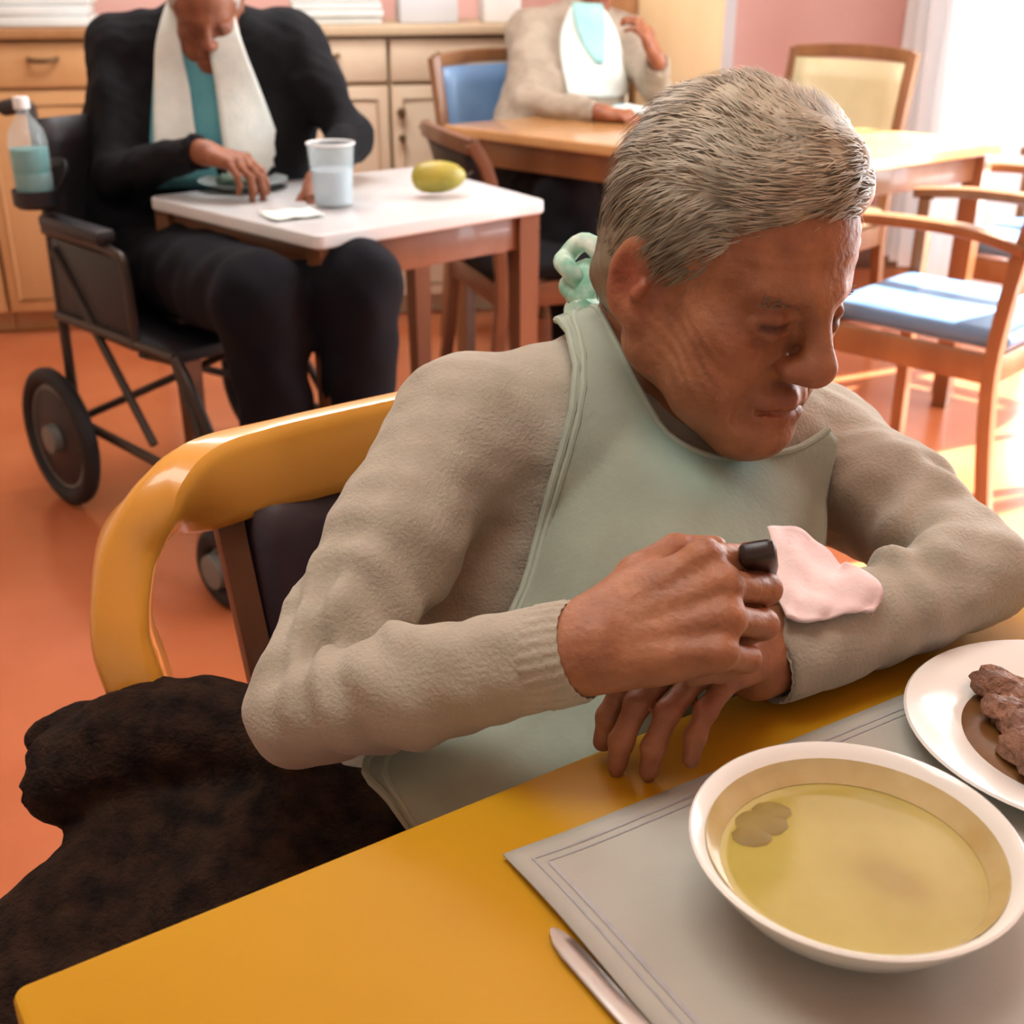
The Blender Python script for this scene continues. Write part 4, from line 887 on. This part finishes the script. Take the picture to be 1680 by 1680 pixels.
    # a towel or shirt front, found by walking from in front of the chest back to the top garment
    def front(outline, off, n=10, k=3, field=X):
        rows = []
        for (z, a0, a1) in outline:
            row = []
            for a in np.linspace(a0, a1, n):
                p0 = ms+tr*a+UPZ*z+tf*.40; best = None
                ts = np.arange(0, .5, .004); pts = p0[None]-tf[None]*ts[:, None]
                ix = [np.clip(np.round(np.interp(pts[:, i], ax, np.arange(len(ax)))).astype(int), 0, len(ax)-1) for i, ax in enumerate((F0.x, F0.y, F0.z))]
                hit = np.nonzero(F0.D[ix[0], ix[1], ix[2]] < off)[0]; row.append(pts[hit[0]] if len(hit) else p0-tf*.33)
            rows.append(row)
        gp = np.array(rows)
        for _ in range(k): gp[1:-1] = (gp[:-2]+gp[1:-1]*2+gp[2:])/4; gp[:, 1:-1] = (gp[:, :-2]+gp[:, 1:-1]*2+gp[:, 2:])/4
        return gp
    F0 = Field(np.arange(lo[0], hi[0], .01), np.arange(lo[1], hi[1], .01), np.arange(.38, hi[2], .01)); tor(F0, .006)
    return o, front
def outl(rows, n=18):
    r = np.array(rows, float); t = np.linspace(0, len(r)-1, n); return [tuple(np.interp(q, np.arange(len(r)), r[:, k]) for k in range(3)) for q in t]
d1 = nrm(A(.70, -.71, 0))
J1 = dict(hip=A(-.80, 3.0, .56), rs=P(195, 75, 2.86), ls=P(480, 75, 2.86), re=P(190, 285, 2.80), rw=P(335, 250, 2.62), le=P(575, 225, 2.86), lw=P(520, 300, 2.68),
          nk=P(345, 45, 2.88)+A(0, .03, .0), head=P(338, 14, 2.76), hf=nrm(A(.15, -.9, -.42)), hu=A(0, -.4, .9), rk=P(425, 490, 2.36), lk=P(585, 470, 2.40),
          rf=A(-.475, 2.34, .118), lf=A(-.315, 2.38, .118), toe=nrm(A(.45, -.89, 0)), rd=nrm(CAMX*.90-CAMU*.30-CAMF*.25), rn=nrm(CAMU*.75-CAMF*.55+CAMX*.3), rc=[(30, 34, 20), (32, 36, 22), (34, 38, 24), (36, 38, 24)],
          ld=nrm(A(.3, -.9, -.2)), lnm=UPZ, open=True)
per1, fr1 = bg_person('diner in a black cardigan and white towel seated in the wheelchair', A(-.80, 3.0, 0), J1, ('cardigan', 'blackcloth'), 'navy', (.74, .62, .58), 'hairw')
obj('shirt_front', MB().grid(fr1(outl([(.06, .05, -.05), (-.05, .10, -.10), (-.3, .12, -.12)]), .006)), 'teal', per1, world=True, solid=.004)
obj('towel', MB().grid(fr1(outl([(.10, .060, .030), (.0, .090, .030), (-.10, .098, .016), (-.22, .10, .0)]), .016)), 'towel', per1, world=True, solid=.006)
obj('towel', MB().grid(fr1(outl([(.13, -.045, -.075), (.02, -.035, -.11), (-.10, -.05, -.15), (-.30, -.07, -.20)]), .030)), 'towel', per1, world=True, solid=.006)
d2 = nrm(A(.57, -.82, 0))
J2 = dict(hip=A(.10, 4.06, .56), rs=P(868, 55, 4.05), ls=P(1030, 60, 4.12), re=P(865, 170, 3.9), rw=P(985, 185, 3.72), le=P(1075, 140, 3.95), lw=P(1078, 98, 3.78),
          nk=P(965, 0, 4.10), head=P(975, -55, 4.0), hf=nrm(A(.5, -.8, -.3)), hu=A(.1, -.2, .9), rk=A(.16, 3.62, .60), lk=A(.36, 3.74, .60), rf=A(.20, 3.50, .0), lf=A(.40, 3.60, .0), toe=d2,
          rd=nrm(CAMX*.9-CAMU*.2-CAMF*.3), rn=nrm(CAMU*.8-CAMF*.5), rc=[(30, 34, 20)]*4, ld=nrm(CAMU*.8-CAMX*.4-CAMF*.3), lnm=nrm(CAMX*.8-CAMF*.5))
per2, fr2 = bg_person('diner in a grey-brown top and white bib raising a hand at the rear table', A(.10, 4.06, 0), J2, ('top', 'shirt'), 'blackcloth', (.9, .78, .74), 'hairw')
obj('bib', MB().grid(fr2(outl([(.09, .05, -.06), (.02, .09, -.10), (-.08, .11, -.12), (-.17, .105, -.12)]), .012)), 'towel', per2, world=True, solid=.005)
obj('scarf', MB().grid(fr2(outl([(.10, .045, -.055), (.05, .05, -.06), (-.03, .02, -.05), (-.07, -.005, -.03)], 12), .020)), 'paleteal', per2, world=True, solid=.006)

# ------------------------------------------------------------------ wheelchair
WB = A(-.77, 2.84, 0); WR = A(d1[1], -d1[0], 0)
wc = thing('wheelchair', 'black folding wheelchair under the diner in the black cardigan', 'wheelchair', WB)
def WC(f, r, z): return WB+d1*f+WR*r+UPZ*z
fr_ = MB()
for s in (-1, 1):
    fr_.tube(spline([WC(-.30, s*.215, .92), WC(-.235, s*.215, .925), WC(-.205, s*.215, .88), WC(-.19, s*.225, .5), WC(-.18, s*.235, .16)], 6), .0125, 10)
    fr_.tube(spline([WC(-.19, s*.235, .66), WC(.12, s*.235, .66), WC(.17, s*.235, .62), WC(.18, s*.235, .46)], 5), .011, 10)
    fr_.tube([WC(-.19, s*.235, .46), WC(.34, s*.235, .47)], .012, 10); fr_.tube([WC(-.18, s*.235, .2), WC(.34, s*.235, .2)], .012, 10)
    fr_.tube([WC(-.16, s*.235, .62), WC(.2, s*.235, .24)], .010, 10)
    fr_.tube(spline([WC(.34, s*.235, .47), WC(.40, s*.235, .40), WC(.52, s*.21, .12)], 5), .012, 10); fr_.tube([WC(.34, s*.235, .47), WC(.46, s*.24, .22)], .012, 10)
fr_.tube([WC(-.18, .235, .2), WC(.2, -.235, .45)], .010, 8); fr_.tube([WC(-.18, -.235, .2), WC(.2, .235, .45)], .010, 8)
obj('frame', fr_, 'chair_metal', wc, world=True)
def wheel(c, R, w, spokes, nm):
    ax = nrm(WR); u = d1; ring = [c+(u*math.cos(a)+UPZ*math.sin(a))*(R-w*.5) for a in np.linspace(0, 2*math.pi, 40, endpoint=False)]
    t = obj(nm, MB().tube(ring, w*.5, 10, close=True), 'rubber', wc, world=True)
    if R > .1: obj('wheel_cover', MB().lathe([(0, -.012), (R*.72, -.008), (R*.80, 0), (R*.72, .008), (0, .012)], c, 40, ax), 'vinyl', t, world=True)
    rm = MB(); rm.tube([c+(u*math.cos(a)+UPZ*math.sin(a))*(R-w*1.15) for a in np.linspace(0, 2*math.pi, 40, endpoint=False)], w*.22, 8, close=True); obj('rim', rm, 'grey', t, world=True)
    sk = MB()
    for k in range(spokes):
        a = 2*math.pi*k/spokes; sk.tube([c, c+(u*math.cos(a)+UPZ*math.sin(a))*(R-w)], w*.22, 6)
    obj('spokes', sk, 'vinyl', t, world=True)
    obj('hub', MB().lathe([(0, -w*.8), (w*.8, -w*.75), (w*.9, 0), (w*.8, w*.75), (0, w*.8)], c, 16, ax), 'grey', t, world=True)
for s in (-1, 1):
    wheel(WC(-.17, s*.285, .172), .172, .042, 6, 'rear_wheel'); wheel(WC(.56, s*.30, .088), .088, .045, 5, 'castor')
    obj('castor_fork', MB().tube(spline([WC(.46, s*.24, .24), WC(.48, s*.255, .20), WC(.53, s*.262, .15), WC(.56, s*.262, .088)], 4), 1, 8, asp=(.012, .006)), 'chair_metal', wc, world=True)
    obj('push_handle', MB().tube([WC(-.35, s*.215, .913), WC(-.345, s*.215, .913), WC(-.30, s*.215, .92), WC(-.235, s*.215, .925)], [.012, .018, .018, .017], 12), 'rubber', wc, world=True)
    obj('armrest', MB().box(WC(-.03, s*.235, .685), (.28, .05, .035), np.stack([d1, WR, UPZ], 1), .012), 'vinyl', wc, world=True)
    obj('side_panel', MB().box(WC(-.01, s*.228, .545), (.33, .008, .20), np.stack([d1, WR, UPZ], 1), .003), 'vinyl', wc, world=True)
    fp = obj('footplate', MB().box(WC(.60, s*.095, .105), (.17, .17, .016), np.stack([d1, WR, UPZ], 1), .006), 'rubber', wc, world=True)
    obj('heel_rim', MB().tube(spline([WC(.525, s*.02, .115), WC(.50, s*.02, .15), WC(.50, s*.17, .15), WC(.525, s*.17, .115)], 5), .006, 8), 'chrome', fp, world=True)
rows = [[WC(-.205+.02*(1-(r/.21)**2)*-1, r, z) for r in np.linspace(-.21, .21, 9)] for z in np.linspace(.48, .90, 8)]
obj('back_sling', MB().grid(rows), 'vinyl', wc, world=True, solid=.01)
obj('seat_sling', MB().box(WC(.07, 0, .455), (.46, .45, .03), np.stack([d1, WR, UPZ], 1), .008), 'vinyl', wc, world=True)
# dark cloth holder with the bottle hanging from the push handle
bt = P(58, 316, 2.70); bt = bt-UPZ*.02
bo = thing('bottle', 'teal-tinted plastic bottle standing in the dark pouch on the wheelchair', 'bottle', bt)
obj('body', MB().lathe([(0, 0), (.036, .0), (.041, .006), (.042, .06), (.039, .066), (.042, .072), (.042, .13), (.036, .155), (.018, .180), (.014, .186), (.014, .2)], seg=32), 'clear', bo)
obj('liquid', MB().lathe([(0, .003), (.035, .004), (.0395, .01), (.0395, .115), (0, .115)], seg=28), 'tealp', bo)
obj('cap', MB().lathe([(0, .222), (.015, .222), (.017, .219), (.017, .198), (.0, .196)], seg=24), 'cap', bo)
po = obj('pouch', MB().lathe([(0, -.014), (.040, -.012), (.049, -.004), (.050, .028), (.0475, .028), (.046, -.002), (0, -.006)], bt, 28), 'vinyl', wc, world=True)
obj('strap', MB().tube(spline([bt+A(.048, 0, .02), bt+A(.075, .01, .08), WC(-.21, .215, .80)], 5), 1, 8, asp=(.010, .003), up=(1, 0, 0)), 'vinyl', po, world=True)
